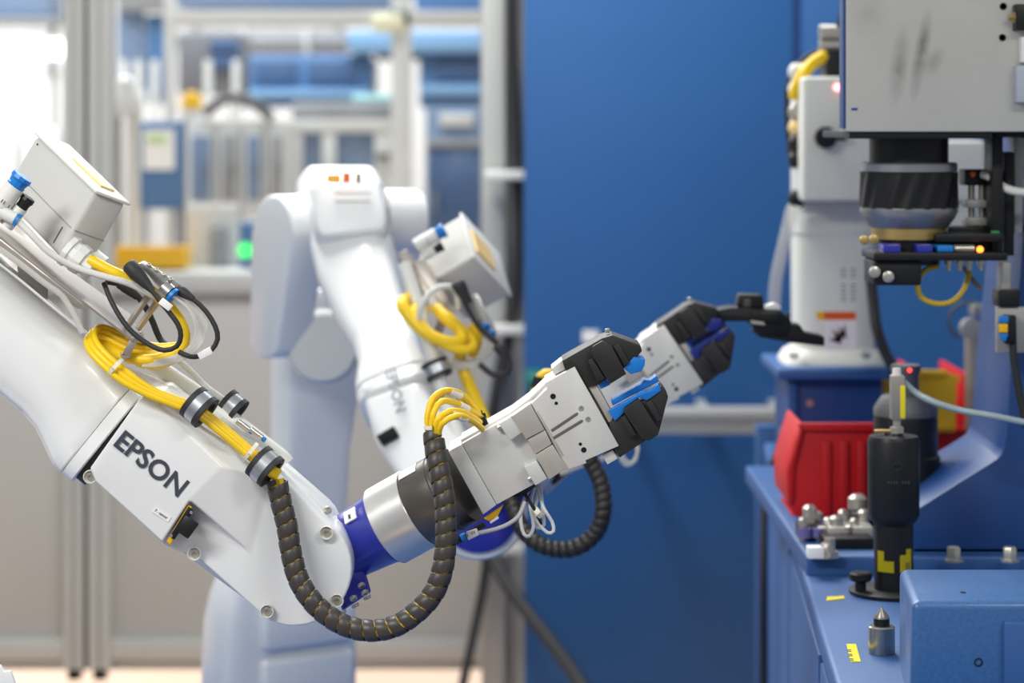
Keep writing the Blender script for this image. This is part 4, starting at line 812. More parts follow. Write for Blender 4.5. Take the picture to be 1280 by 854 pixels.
# leads at rear gripper
cable('black_lead', [(690, 600, 3.2), (704, 588, 3.19), (720, 575, 3.18), (728, 560, 3.17)], 7, BLKP, 'blurred black plug lead under the front gripper plate')
cable('clear_lead', [(700, 592, 3.17), (720, 584, 3.17), (740, 578, 3.17), (757, 572, 3.17)], 4, CLEAR, 'blurred clear lead crossing the rear hose mouth', 'tube')
for k in range(3): cable('clear_lead', [(778+k*4, 548, 3.2), (774+k*2, 568, 3.19), (782+k*2, 582-k*2, 3.19), (794-k, 576, 3.19), (796+k, 560, 3.2), (790, 545, 3.2)], 2.6, CLEAR, ('left', 'middle', 'right')[k] + ' clear tube loop hanging below the rear gripper', 'tube', 'clear loops under the rear gripper')
tk = thing('teal_button', P(666, 490, WD), 'small round teal button box on the blue wall beside the upright', 'button')
rect('button_base', 657, 462, 680, 492, WD-.012, .012, TEAL, tk, .004); lathe('button_cap', P(668, 477, WD-.012), Yn, [(0, 0), (0, .018), (.012, .018), (.016, .012), (.016, 0)], TEAL, tk, 20)
yl = thing('yellow_lead', P(716, 502, 3.17), 'blurred yellow lead with black sleeve above the front gripper', 'cable')
tube('lead', [(722, 512, 3.18), (708, 486, 3.17), (694, 470, 3.17), (682, 467, 3.17), (673, 476, 3.17), (668, 496, 3.18)], 6, YEL, yl)
cyl('black_sleeve', P(688, 466, 3.17), P(700, 474, 3.17), 8.5*S(3.17), BLKP, yl, n=18); cyl('black_sleeve', P(675, 471, 3.17), P(670, 486, 3.17), 8*S(3.17), BLKP, yl, n=18)
# ------------------------------------------------------------------ work table and press at right
DZ = 0.89
def onz(x, y, z=DZ):            # point on a level plane seen at a pixel
    d = (CAMZ-z)*F/(y-HY); return P(x, y, d)
def tx(y): return 0.322 + 0.064*(y-2.4)
wt = thing('work_table', (0.85, 3.1, 0), 'blue steel machine table at the right, carrying tools and bins', 'table')
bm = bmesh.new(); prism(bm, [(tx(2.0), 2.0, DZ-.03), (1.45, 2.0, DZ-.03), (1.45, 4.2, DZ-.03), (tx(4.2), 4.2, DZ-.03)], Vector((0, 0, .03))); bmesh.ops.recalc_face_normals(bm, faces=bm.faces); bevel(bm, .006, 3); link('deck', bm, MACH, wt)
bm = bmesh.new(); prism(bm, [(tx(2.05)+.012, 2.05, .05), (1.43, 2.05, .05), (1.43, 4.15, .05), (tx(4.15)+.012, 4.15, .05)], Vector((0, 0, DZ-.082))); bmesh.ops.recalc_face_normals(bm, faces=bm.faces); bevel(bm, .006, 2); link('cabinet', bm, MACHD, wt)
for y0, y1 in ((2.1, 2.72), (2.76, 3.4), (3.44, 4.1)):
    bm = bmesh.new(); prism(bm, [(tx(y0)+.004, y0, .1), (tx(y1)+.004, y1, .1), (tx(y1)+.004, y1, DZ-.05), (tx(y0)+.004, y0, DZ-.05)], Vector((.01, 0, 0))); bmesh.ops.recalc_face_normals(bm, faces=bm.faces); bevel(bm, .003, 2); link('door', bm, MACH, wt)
wbox('plinth', (tx(2.2)+.08, 2.2, 0), (1.4, 4.0, .06), BLKP, wt, .003)
rp = wbox('raised_plate', (0.362, 2.97, DZ-.002), (1.44, 3.75, DZ+.024), MACH, wt, .004, 3)
for x, y in ((1192, 702), (1034, 697), (1262, 702)):
    p = onz(x, y, DZ+.024); lathe('bolt', p, (0, 0, 1), [(0, 0), (0, .012), (.003, .012), (.003, .0085), (.016, .0085), (.018, .007), (.018, 0)], SCREW, wt, 6 if x != 1034 else 18)
wl = thing('yellow_sticker', onz(1067, 818), 'small yellow number sticker on the table beside the pointed pin', 'sticker')
bm = bmesh.new(); prism(bm, [onz(1063, 828)+Vector((0, 0, .0002)), onz(1076, 828)+Vector((0, 0, .0002)), onz(1070, 806)+Vector((0, 0, .0002)), onz(1058, 806)+Vector((0, 0, .0002))], Vector((0, 0, .0006))); so = link('sticker_sheet', bm, YLAB, wl)
pa, pb = onz(1067, 826, DZ+.001), onz(1063, 809, DZ+.001); vv = (pb-pa).normalized()
text('sticker_print', '|| || ||', pa, vv, Vector((-vv.y, vv.x, 0)), (pb-pa).length*.8, .004, LETTER, wl, .0003)
ys = thing('yellow_sliver', onz(1040, 750), 'tiny yellow paper strip lying by the black thumb screw', 'sticker')
bm = bmesh.new(); prism(bm, [onz(1033, 752)+Vector((0, 0, .0002)), onz(1056, 749)+Vector((0, 0, .0002)), onz(1055, 746)+Vector((0, 0, .0002)), onz(1034, 747)+Vector((0, 0, .0002))], Vector((0, 0, .0008))); link('strip', bm, YLAB, ys)
# front block
bl = thing('clamp_block', (0.48, 2.36, DZ), 'blue painted steel block at the lower right corner of table', 'block')
X0 = P(1140, 0, 2.3).x; zt = CAMZ - (752-HY)*2.3/F
SPK = mat('speckled_blue', (54, 98, 152), .42, var=.35, scale=260, coat=.2, bump=.25, bscale=160)
hull('block_body', [Vector((X0-.002, 2.3, DZ)), Vector((X0, 2.3, zt)), Vector((.9, 2.3, zt)), Vector((.9, 2.3, DZ)), Vector((P(1124, 0, 2.47).x, 2.47, DZ)), Vector((P(1124, 0, 2.47).x, 2.47, zt)), Vector((.9, 2.47, zt)), Vector((.9, 2.47, DZ))], SPK, bl, .008, 4, True)
xx = P(1253, 0, 2.3).x; wbox('face_plate', (xx, 2.292, DZ), (xx+.12, 2.301, CAMZ-(776-HY)*2.3/F), MACH, bl, .002)
lathe('bolt_hole', Vector((P(1223, 0, 2.3).x, 2.301, P(0, 828, 2.3).z)), Yn, [(0, 0), (0, .0042), (.0016, .0042), (.0018, .003), (.0002, .0025), (.0002, 0)], BLKP, bl, 16)
lathe('top_mark', onz(1203, 741, zt), (0, 0, 1), [(0, 0), (0, .0035), (.0006, .003), (.0006, 0)], BLKP, bl, 12)
# pointed pin
pn = thing('centre_pin', onz(1102, 817), 'turned steel locating pin with dark pointed tip', 'pin')
p = onz(1102, 817); dp = p.y; k = S(dp)
lathe('pin_body', p, (0, 0, 1), [(0, 0), (0, 16*k), (.001, 16.6*k), (33*k, 16.6*k), (35*k, 15*k), (35*k, 0)], mat('brushed_pin', (168, 166, 160), .3, .85, var=.1, scale=60, stretch=(8, 8, .3)), pn, 40)
lathe('dark_neck', p+Vector((0, 0, 35*k)), (0, 0, 1), [(0, 0), (0, 10*k), (9*k, 10*k), (9*k, 0)], BLKP, pn, 32)
lathe('pointed_tip', p+Vector((0, 0, 44*k)), (0, 0, 1), [(0, 0), (0, 9.6*k), (3*k, 9*k), (11*k, 2.4*k), (14*k, 1*k), (14.3*k, 0)], mat('tip_steel', (140, 134, 126), .35, .6), pn, 32)
# front tool holder
def holder(label, x, ybase, prof, extra):
    p = onz(x, ybase); return p
p = onz(1117, 742); dh = p.y; k = S(dh)
def hz(y): return CAMZ-(y-HY)*dh/F - DZ
th = thing('tool_holder', p, 'black cylindrical tool holder in front with yellow labels and sensor', 'tool holder')
lathe('flange', p, (0, 0, 1), [(0, 0), (0, 54*k), (.003, 56*k), (hz(737), 56*k), (hz(736), 54*k), (hz(736), 0)], BLK, th, 40)
lathe('stem', p, (0, 0, 1), [(0, 24*k), (hz(656), 24.5*k), (hz(652), 24*k)], BLKP, th, 40)
lathe('head', p, (0, 0, 1), [(hz(656), 0), (hz(656), 24*k), (hz(648), 30*k), (hz(643), 32*k), (hz(551), 32.5*k), (hz(545), 30*k), (hz(544), 12*k), (hz(541), 11*k), (hz(541), 0)], BLKP, th, 48)
for a0, y0, y1, a1 in ((-62, 686, 712, -38), (-40, 698, 712, -8), (10, 690, 712, 52), (30, 683, 700, 52)):
    bm = bmesh.new(); n = 6; r_ = 24.6*k; ra = []
    for z in (hz(y1), hz(y0)):
        ra.append([bm.verts.new(p + Vector((math.sin(R(a0+(a1-a0)*i/n))*r_, -math.cos(R(a0+(a1-a0)*i/n))*r_, z))) for i in range(n+1)])
    for i in range(n): bm.faces.new((ra[0][i], ra[0][i+1], ra[1][i+1], ra[1][i]))
    bmesh.ops.solidify(bm, geom=bm.faces[:], thickness=.0005); lb = link('yellow_label', bm, YLAB, th)
text('label_print', '|| |', p+Vector((12*k, -23.4*k, hz(708))), Vector((.9, .35, 0)).normalized(), Vector((0, 0, 1)), 11*k, 9*k, LETTER, th, .0004)
lathe('screw_hole', p+Vector((0, -32.2*k, hz(579))), Yn, [(0, 0), (0, 5*k), (.0008, 5*k), (.0008, 4*k), (0, 3.6*k), (0, 0)], BLKR, th, 18)
text('engraving', '|||| |||', p+Vector((-12*k, -32.7*k, hz(600))), Vector((1, 0, 0)), Vector((0, 0, 1)), 26*k, 3*k, DKG, th, .0002)
# thumb screw on flange
q0 = p+Vector((-43*k, -12*k, hz(736)))
cyl('thumb_screw_shaft', q0, q0+Vector((0, 0, 14*k)), 7*k, BLKP, th, n=24)
lathe('thumb_screw_knob', q0+Vector((0, 0, 12*k)), (0, 0, 1), [(0, 0), (0, 12*k), (.002, 14*k), (9*k, 14*k), (11*k, 12*k), (11*k, 0)], BLKP, th, 12)
# sensor on top
sn = thing('proximity_sensor', p+Vector((0, 0, hz(541))), 'slim silver sensor with yellow stripe on top of black holder', 'sensor')
q1 = p+Vector((4*k, 0, hz(541)))
lathe('sensor_nut', q1, (0, 0, 1), [(0, 0), (0, 9*k), (7*k, 9*k), (7*k, 5*k), (17*k, 5*k), (17*k, 0)], SCREW, sn, 6)
wbox('sensor_body', q1+Vector((-8*k, -8*k, 17*k)), q1+Vector((9*k, 8*k, 72*k)), GAL, sn, .001); wbox('yellow_stripe', q1+Vector((3*k, -8.6*k, 19*k)), q1+Vector((9.4*k, 6*k, 60*k)), YLAB, sn, .0005)
lathe('sensor_tip', q1+Vector((0, 0, 72*k)), (0, 0, 1), [(0, 0), (0, 6*k), (9*k, 5*k), (9*k, 0)], WHITE2, sn, 18)
wbox('wire_hook', q1+Vector((-28*k, -3*k, 0)), q1+Vector((-2*k, 3*k, 4*k)), GOLD, sn, .001)
cable('grey_lead', [(1130, 478, dh), (1146, 492, dh), (1168, 503, dh-.02), (1200, 513, dh-.03), (1240, 520, dh-.05), (1290, 530, dh-.06), (1340, 540, dh-.06)], 4.2, mat('pale_grey_lead', (150, 166, 172), .35), 'pale grey-blue lead running right from the slim sensor')
# rear tool holder
p = onz(1132, 690); dh2 = p.y; k = S(dh2)
def hz(y): return CAMZ-(y-HY)*dh2/F - DZ
t2 = thing('tool_holder', p, 'second black tool holder standing behind, with knurled grey shoulder', 'tool holder')
lathe('body', p, (0, 0, 1), [(0.026, 0), (0.026, 42*k), (hz(570), 43*k), (hz(572)+.004, 40*k), (hz(524), 40*k), (hz(520), 39*k), (hz(518), 0)], BLKP, t2, 44)
lathe('knurled_shoulder', p, (0, 0, 1), [(hz(519), 0), (hz(519), 40*k), (hz(510), 40*k), (hz(495), 30*k), (hz(494), 17*k), (hz(470), 16*k), (hz(462), 19*k), (hz(456), 18*k), (hz(456), 0)], mat('knurled_grey', (104, 104, 106), .5, .5, var=.3, scale=300, bump=.6, bscale=500), t2, 44)
lathe('indicator_lamp', p+Vector((2*k, -19*k, hz(461))), Yn, [(0, 0), (0, 2.5*k), (.002, 2*k), (.002, 0)], mat('red_lamp', (255, 70, 60), .4, emit=(255, 60, 50), es=3), t2, 14)
# fixtures left of the holders
fx = thing('pin_fixture', onz(1050, 676), 'black fixture plate with small silver clamps and pins', 'fixture')
fz = DZ+.024
def fbox(x0, x1, yb, h, dep, m, nm):
    a_, b_ = onz(x0, yb, fz), onz(x1, yb, fz); return wbox(nm, (a_.x, a_.y, fz), (b_.x, a_.y+dep, fz+h), m, fx, .002)
fbox(1030, 1092, 687, .014, .07, BLKP, 'plate'); fbox(1036, 1092, 681, .022, .05, STEELW, 'top_plate')
fbox(1000, 1030, 676, .018, .05, BLKP, 'black_block'); fbox(1066, 1092, 672, .03, .05, BLKP, 'black_block')
for x, yb, h, r in ((1012, 672, .042, .008), (1046, 678, .034, .008), (1072, 666, .05, .011), (1022, 668, .03, .006), (1060, 680, .024, .007), (1036, 672, .026, .006), (1054, 672, .036, .006), (1080, 672, .036, .007), (1028, 677, .02, .006), (1068, 677, .03, .005), (1004, 676, .03, .005)):
    q0 = onz(x, yb, fz)
    lathe('clamp_pin', q0, (0, 0, 1), [(0, 0), (0, r*1.3), (h*.3, r*1.3), (h*.32, r*.8), (h*.6, r*.8), (h*.62, r*1.15), (h*.9, r*1.15), (h, r*.6), (h, 0)], SCREW, fx, 12)
for x in (1012, 1030): lathe('violet_cap', onz(x-6, 672, fz+.005), (0, 0, 1), [(0, 0), (0, .009), (.012, .009), (.012, 0)], mat('violet_cap', (110, 104, 160), .4), fx, 14)
bt2 = thing('set_bolt', onz(1013, 697, fz), 'white block with a silver bolt at the left end of plate', 'bolt')
a_ = onz(1010, 699, fz); wbox('white_block', (a_.x, a_.y, fz), (a_.x+.02, a_.y+.02, fz+.014), PAPER, bt2, .001); lathe('bolt_head', a_+Vector((.028, .01, 0)), (0, 0, 1), [(0, 0), (0, .011), (.008, .011), (.008, .007), (.024, .007), (.024, 0)], SCREW, bt2, 6)
# things at the far left corner of the table
kn = thing('index_knob', onz(977, 592), 'black indexing knob with grey cap at far table corner', 'knob')
q0 = onz(974, 590); kk = S(q0.y)
hull('knob_lever', [q0+Vector((-14*kk, 0, 0)), q0+Vector((8*kk, 0, 0)), q0+Vector((14*kk, 0, 42*kk)), q0+Vector((4*kk, 0, 46*kk)), q0+Vector((-14*kk, .03, 0)), q0+Vector((8*kk, .03, 0)), q0+Vector((14*kk, .03, 42*kk)), q0+Vector((4*kk, .03, 46*kk))], BLKP, kn, .003, 2, True)
lathe('grey_cap', q0+Vector((12*kk, .02, 20*kk)), (0, 0, 1), [(0, 0), (0, 9*kk), (16*kk, 8*kk), (17*kk, 0)], SCREW, kn, 16); lathe('grey_cap', q0+Vector((8*kk, .02, 44*kk)), (0, 0, 1), [(0, 0), (0, 6*kk), (12*kk, 5*kk), (12*kk, 0)], GREYM, kn, 16)
cable('black_cable', [(968, 590, 3.9), (958, 605, 3.86), (955, 640, 3.84), (954, 720, 3.8), (954, 800, 3.78), (954, 900, 3.76), (955, 1000, 3.76)], 4.5, BLKR, 'black cable hanging down the left side of the blue table', step=.02)
sg = thing('side_guard', (P(920, 0, 4.3).x, 4.3, 0), 'blue sheet guard standing at the far end of the table', 'guard')
wbox('guard_panel', (P(946, 0, 4.3).x, 4.3, .02), (P(985, 0, 4.3).x, 4.33, CAMZ-(532-HY)*4.3/F), MACH, sg, .004); wbox('guard_foot', (P(946, 0, 4.3).x, 4.25, 0), (P(985, 0, 4.3).x, 4.36, .02), MACHD, sg, .003)
# plastic bins
def bin_(label, name, x0, x1, zb, ztop, y0, dep, m, slope):
    t = thing(name, ((x0+x1)/2, y0, zb), label, 'bin'); h = ztop-zb; w_ = .004
    def side(x, th):
        bm = bmesh.new(); prism(bm, [(x, y0, zb), (x, y0+dep, zb), (x, y0+dep, ztop), (x, y0+slope, ztop), (x, y0, zb+h*.45)], Vector((th, 0, 0))); bmesh.ops.recalc_face_normals(bm, faces=bm.faces); bevel(bm, .001, 1); return link('side_wall', bm, m, t)
    side(x0, w_); side(x1-w_, w_)
    wbox('bin_base', (x0, y0, zb), (x1, y0+dep, zb+w_), m, t, .001); wbox('back_wall', (x0, y0+dep-w_, zb), (x1, y0+dep, ztop), m, t, .001)
    wbox('front_wall', (x0, y0, zb), (x1, y0+w_, zb+h*.45), m, t, .001)
    return t
# red bin seen along its side
dR = 3.27
rbn = thing('red_bin', P(1090, 640, dR), 'red ribbed plastic bin behind the tool holders, side on', 'bin'); zr = DZ+.024
rb_pts = [(1000, 529), (1128, 529), (1128, 648), (997, 648), (985, 630), (983, 590), (991, 556)]
slab('side_wall', rb_pts, dR, .005, RED, rbn, .0015); slab('side_wall', rb_pts, dR+.15, .005, RED, rbn, .0015)
hull('rim', [(997, 529, dR-.006), (1128, 529, dR-.006), (1128, 540, dR-.006), (1000, 540, dR-.006), (997, 529, dR+.004), (1128, 529, dR+.004), (1128, 540, dR+.004)], RED, rbn, .002)
slab('front_lip', [(1001, 530), (1007, 532), (994, 585), (992, 630), (985, 630), (983, 590)], dR-.006, .165, RED, rbn, .003)
for x in (1028, 1050, 1072): rect('rib', x, 552, x+11, 646, dR-.006, .008, RED, rbn, .002)
slab('bin_base', [(990, 644), (1128, 644), (1128, 648), (992, 648)], dR+.003, .15, RED, rbn, 0); slab('back_wall', [(1124, 531), (1128, 531), (1128, 648), (1124, 648)], dR+.003, .15, RED, rbn, 0)
dY = 3.95
zy = DZ
t = thing('red_bin', P(1190, 600, dY), 'red bin at the back right, partly behind the yellow bin', 'bin')
for x0, x1, nm in ((1148, 1154, 'side_wall'), (1204, 1210, 'side_wall')): rect(nm, x0, 467, x1, yfl(dY) if False else 573, dY-.05, .22, RED, t, .002)
rect('front_wall', 1148, 533, 1210, 573, dY-.05, .006, RED, t, .002); rect('back_wall', 1148, 467, 1210, 573, dY+.165, .006, RED, t, .002); rect('rim', 1146, 536, 1212, 542, dY-.056, .014, RED, t, .002)
t = thing('yellow_bin', P(1145, 540, dY), 'yellow plastic bin behind the black tool holders', 'bin')
slab('side_wall', [(1090, 474), (1110, 474), (1148, 464), (1180, 464), (1202, 472), (1196, 480), (1194, 536), (1090, 540)], dY-.12, .008, YELP, t, .002)
slab('side_wall', [(1090, 474), (1196, 474), (1194, 540), (1090, 540)], dY-.07, .004, YELP, t, .001); rect('rim', 1088, 473, 1112, 480, dY-.128, .012, YELP, t, .002); rect('rim', 1150, 463, 1184, 471, dY-.128, .012, YELP, t, .002); rect('bin_base', 1092, 532, 1192, 540, dY-.112, .04, YELP, t, .001)
tag(wbox('bin_stand', (P(1086, 0, dY).x, dY-.13, DZ), (P(1215, 0, dY).x, dY+.2, P(0, 573, dY-.05).z), MACHD, bev=.003), 'low blue shelf block under the yellow and red bins', 'shelf')
# C-frame gusset of press
cf = thing('press_machine', (0.75, 3.0, DZ+.024), 'blue C-frame press with large scuffed grey head at upper right', 'press')
dn, df = 2.98, 3.20
out = [(1150, 634), (1200, 602), (1236, 580), (1248, 572), (1254, 563), (1258, 540), (1263, 470), (1272, 380), (1279, 300), (1284, 230), (1288, 150)]
bm = bmesh.new(); prism(bm, [P(x, y, dn) for x, y in out] + [P(1480, 150, dn), P(1480, 693, dn), P(1130, 693, dn), P(1130, 648, dn)], Vector((0, df-dn, 0))); bmesh.ops.recalc_face_normals(bm, faces=bm.faces); bevel(bm, .003, 2); link('frame_plate', bm, MACHD, cf)
wbox('base_foot', (P(1140, 0, dn).x, dn-.0, DZ+.022), (P(1480, 0, dn).x, df+.05, DZ+.034), MACH, cf, .003)
# press head
ph = cf
X0 = P(1058, 0, 2.85).x; zb = CAMZ-(165-HY)*2.85/F
SCF = mat('scuffed_grey', (198, 197, 190), .5, .2, var=.08, scale=7)
nt = SCF.node_tree; N = nt.nodes; L_ = nt.links; b_ = N['Principled BSDF']
src = b_.inputs['Base Color'].links[0].from_socket
tcx = N.new('ShaderNodeTexCoord'); nz2 = N.new('ShaderNodeTexNoise'); nz2.inputs['Scale'].default_value = 45; nz2.inputs['Detail'].default_value = 3
L_.new(tcx.outputs['Object'], nz2.inputs['Vector']); acc = None
for cx, cz_, rx, rz, an, amt in ((-.172, -.165, .010, .062, 10, 1.3), (-.198, -.18, .012, .055, 7, .9), (-.158, -.175, .012, .022, 30, .8), (-.235, -.12, .03, .03, 0, .35)):
    mp2 = N.new('ShaderNodeMapping'); mp2.vector_type = 'TEXTURE'; mp2.inputs['Location'].default_value = (cx, 0, cz_); mp2.inputs['Rotation'].default_value = (0, R(an), 0); mp2.inputs['Scale'].default_value = (rx, 10, rz)
    gr = N.new('ShaderNodeTexGradient'); gr.gradient_type = 'SPHERICAL'; L_.new(tcx.outputs['Object'], mp2.inputs[0]); L_.new(mp2.outputs[0], gr.inputs[0])
    mu = N.new('ShaderNodeMath'); mu.operation = 'MULTIPLY'; mu.inputs[1].default_value = amt; L_.new(gr.outputs['Fac'], mu.inputs[0])
    if acc is None: acc = mu
    else:
        ad = N.new('ShaderNodeMath'); ad.operation = 'ADD'; L_.new(acc.outputs[0], ad.inputs[0]); L_.new(mu.outputs[0], ad.inputs[1]); acc = ad
m3 = N.new('ShaderNodeMath'); m3.operation = 'MULTIPLY'; m3.use_clamp = True; L_.new(acc.outputs[0], m3.inputs[0]); L_.new(nz2.outputs['Fac'], m3.inputs[1])
mx2 = N.new('ShaderNodeMix'); mx2.data_type = 'RGBA'; mx2.inputs[7].default_value = lin((84, 80, 74))
L_.new(m3.outputs[0], mx2.inputs[0]); L_.new(src, mx2.inputs[6]); L_.new(mx2.outputs[2], b_.inputs['Base Color'])
wbox('head_block', (X0, 2.85, zb), (X0+.52, 2.90, 1.95), SCF, ph, .0025); wbox('head_core', (X0+.05, 2.90, zb), (X0+.52, 3.12, 1.95), GREYM, ph, .0025)
wbox('side_plate', (X0-.003, 2.855, zb+.004), (X0+.001, 2.89, 1.94), MACHD, ph, .001)
wbox('under_plate', (X0+.004, 2.856, zb-.008), (P(1240, 0, 2.86).x, 3.10, zb+.001), BLKP, ph, .001)
wbox('rear_column', (X0+.30, 3.0, DZ+.03), (X0+.52, 3.3, 1.95), MACHD, ph, .004)
for x, y in ((1254, 8), (1253, 47)): lathe('screw_hole', P(x, y, 2.8497), Yn, [(0, 0), (0, 4.6*S(2.85)), (.001, 4.4*S(2.85)), (.001, 3.4*S(2.85)), (0, 3*S(2.85)), (0, 0)], BLKP, ph, 16)
wbox('blue_mark', (P(1064, 0, 2.85).x, 2.8495, P(0, 138, 2.85).z), (P(1072, 0, 2.85).x, 2.851, P(0, 135, 2.85).z), MATS['cobalt_enamel'], ph, 0)
vb = thing('air_valve', P(1274, 38, 2.84), 'black air valve with brass nipple on press head edge', 'valve')
rect('valve_body', 1270, 5, 1300, 38, 2.83, .021, BLKP, vb, .001); lathe('brass_nut', P(1271, 22, 2.838), (-1, 0, 0), [(0, 0), (0, 8*S(2.84)), (.004, 8*S(2.84)), (.004, 4*S(2.84)), (.010, 4*S(2.84)), (.010, 0)], GOLD, vb, 6)
gp_ = thing('grey_cover', P(1282, 128, 2.84), 'pale blue-grey cover plate at the press head right edge', 'cover')
rect('cover_plate', 1271, 82, 1310, 128, 2.83, .02, mat('pale_cover', (176, 184, 196), .5), gp_, .001); rect('cover_plate', 1277, 46, 1310, 78, 2.835, .015, PAPER, gp_, .001)
# chuck
ck = thing('press_spindle', P(1136, 330, 2.95), 'knurled black spindle with silver rings under the press head', 'spindle')
sx = P(1136, 0, 2.95); k = S(2.95)
def cz(y): return CAMZ-(y-HY)*2.95/F
def ck_l(nm, prof, m, n=48, sh=38): return lathe(nm, Vector((sx.x, 2.95, 0)), (0, 0, 1), [(cz(y), r*k) for y, r in prof], m, ck, n, sh)
ck_l('neck', [(166, 0), (166, 49), (206, 49), (206, 0)], BLKP)
ck_l('silver_ring', [(203, 0), (203, 58), (205, 60), (214, 60), (216, 0)], mat('dull_silver', (150, 152, 158), .35, .7))
# knurled drum with spiral flutes
bm = bmesh.new(); rows = []; n = 96
for j in range(9):
    y = 215+j*5.6; row = []
    for i in range(n):
        an = 2*math.pi*i/n; ph_ = (an*16 + j*.55); r_ = (60 + 1.5*max(-0.6, math.sin(ph_)))*k
        row.append(bm.verts.new(Vector((sx.x + math.cos(an)*r_, 2.95+math.sin(an)*r_, cz(y)))))
    rows.append(row)
for a_, b_ in zip(rows, rows[1:]):
    for i in range(n): bm.faces.new((a_[i], a_[(i+1) % n], b_[(i+1) % n], b_[i]))
bm.faces.new(rows[0]); bm.faces.new(rows[-1]); link('knurled_drum', bm, BLKP, ck, 60)
ck_l('taper_ring', [(259, 0), (259, 60.5), (264, 61), (272, 57), (284, 48), (285, 0)], MATS['dull_silver']); ck_l('brass_ring', [(284, 0), (284, 46), (298, 45), (298, 0)], GOLD); ck_l('lower_hub', [(297, 0), (297, 40), (330, 38), (330, 0)], BLKP)
# tool arm under spindle
ta = thing('tool_changer_arm', P(1180, 330, 2.95), 'black tool arm plate with blue inserts below the spindle', 'tool arm')
rect('arm_plate', 1092, 316, 1260, 326, 2.88, .10, BLKP, ta, .002); rect('arm_upper', 1170, 292, 1255, 303, 2.90, .08, BLKP, ta, .002); rect('arm_web', 1100, 303, 1250, 317, 2.93, .04, BLKP, ta, .001)
for x0, x1 in ((1104, 1126), (1146, 1166)): rect('blue_insert', x0, 306, x1, 316, 2.885, .04, MATS['cobalt_enamel'], ta, .001)
rect('blue_insert', 1172, 307, 1192, 315, 2.885, .04, SKYB, ta, .001); cyl('silver_pin', P(1192, 311, 2.90), P(1218, 311, 2.90), 5*S(2.9), SCREW, ta)
lathe('amber_lamp', P(1225, 312, 2.89), Yn, [(0, 0), (0, 4.4*S(2.89)), (.002, 4*S(2.89)), (.003, 0)], mat('amber_lamp', (255, 140, 50), .4, emit=(255, 130, 40), es=3.0), ta, 16)
rect('gripper_block', 1092, 326, 1152, 357, 2.89, .08, BLKP, ta, .003)
for x, y, r in ((1093, 340, 7), (1110, 346, 7), (1080, 300, 6), (1092, 299, 6)): lathe('bolt', P(x, y, 2.885), Yn, [(0, 0), (0, r*k), (.004, r*k), (.005, r*.7*k), (.005, 0)], SCREW if y > 320 else GOLD, ta, 12)
for x in (1186, 1200, 1212, 1226): lathe('pin', P(x, 326, 2.92), (0, 0, -1), [(0, 0), (0, 5*k), (5*k, 5*k), (6*k, 3*k), (12*k, 3*k), (12*k, 0)], SCREW, ta, 12)
rect('post', 1240, 170, 1254, 326, 2.92, .05, BLKP, ta, .002); rect('post', 1256, 190, 1268, 320, 2.95, .05, BLKP, ta, .002)
cable('yellow_cable', [(1172, 333, 2.93), (1156, 338, 2.92), (1147, 354, 2.92), (1152, 372, 2.92), (1172, 380, 2.92), (1192, 376, 2.92), (1206, 360, 2.93), (1212, 340, 2.94)], 3.6, mat('dull_yellow', (196, 168, 50), .45), 'dull yellow cable loop hanging below the tool arm')
cable('brown_lead', [(1204, 334, 2.94), (1214, 348, 2.94), (1226, 362, 2.94)], 3, mat('brown_lead', (120, 104, 84), .5), 'short brown lead end beside the yellow loop')
# air regulator right of spindle
ar = thing('valve_stack', P(1212, 290, 2.96), 'slim silver valve stack between spindle and black posts', 'valve')
rect('cap', 1206, 212, 1236, 232, 2.96, .04, BLKP, ar, .002)
for x in (1214, 1227): cyl('valve_tube', P(x, 290, 2.97), P(x, 230, 2.97), 4.5*k, SCREW, ar, n=16)
for y in (250, 272): rect('cross_block', 1208, y, 1234, y+10, 2.955, .03, GREYM, ar, .001)
rect('foot', 1186, 284, 1236, 293, 2.95, .05, BLKP, ar, .001); cyl('orange_nut', P(1216, 218, 2.955), P(1216, 218, 2.945), 4*k, ORANGE, ar, n=6)
cable('white_hose', [(1228, 218, 2.95), (1240, 222, 2.94), (1254, 234, 2.93), (1275, 240, 2.92), (1310, 240, 2.92)], 5.5, WHITE2, 'white hose leaving the valve stack towards the right', 'hose')
gs = thing('guide_rails', P(1258, 300, 3.05), 'pale guide rails with green tip behind the black posts', 'rail')
for x0, x1, m_ in ((1242, 1250, GREYM), (1268, 1278, GREYM)): rect('rail', x0, 170, x1, 292, 2.975, .02, m_, gs, .001)
rect('green_tip', 1240, 289, 1250, 297, 2.912, .012, mat('green_tip', (20, 150, 80), .4), gs, .001); rect('header', 1236, 164, 1290, 172, 2.96, .04, BLKP, gs, .001)
# sensor head right
sh = thing('photo_sensor', P(1262, 440, 2.92), 'black photo sensor with blue and yellow window on steel plate', 'sensor')
rect('steel_plate', 1246, 384, 1300, 441, 2.93, .01, GREYM, sh, .001); rect('black_mount', 1248, 362, 1275, 384, 2.925, .04, BLKP, sh, .002); rect('upper_rod', 1252, 328, 1264, 364, 2.93, .03, GREYM, sh, .002)
hull('sensor_body', [(1248, 398, 2.90), (1254, 393, 2.90), (1270, 394, 2.90), (1271, 428, 2.90), (1256, 430, 2.90), (1249, 420, 2.90), (1248, 398, 2.93), (1254, 393, 2.93), (1270, 394, 2.93), (1271, 428, 2.93), (1256, 430, 2.93), (1249, 420, 2.93)], BLKP, sh, .002)
rect('yellow_window', 1249, 405, 1260, 416, 2.897, .006, YELP, sh, .001); rect('blue_edge', 1249, 395, 1261, 404, 2.897, .006, SKYB, sh, .001); slab('blue_edge', [(1249, 417), (1261, 417), (1257, 428), (1251, 424)], 2.897, .006, SKYB, sh, .001)
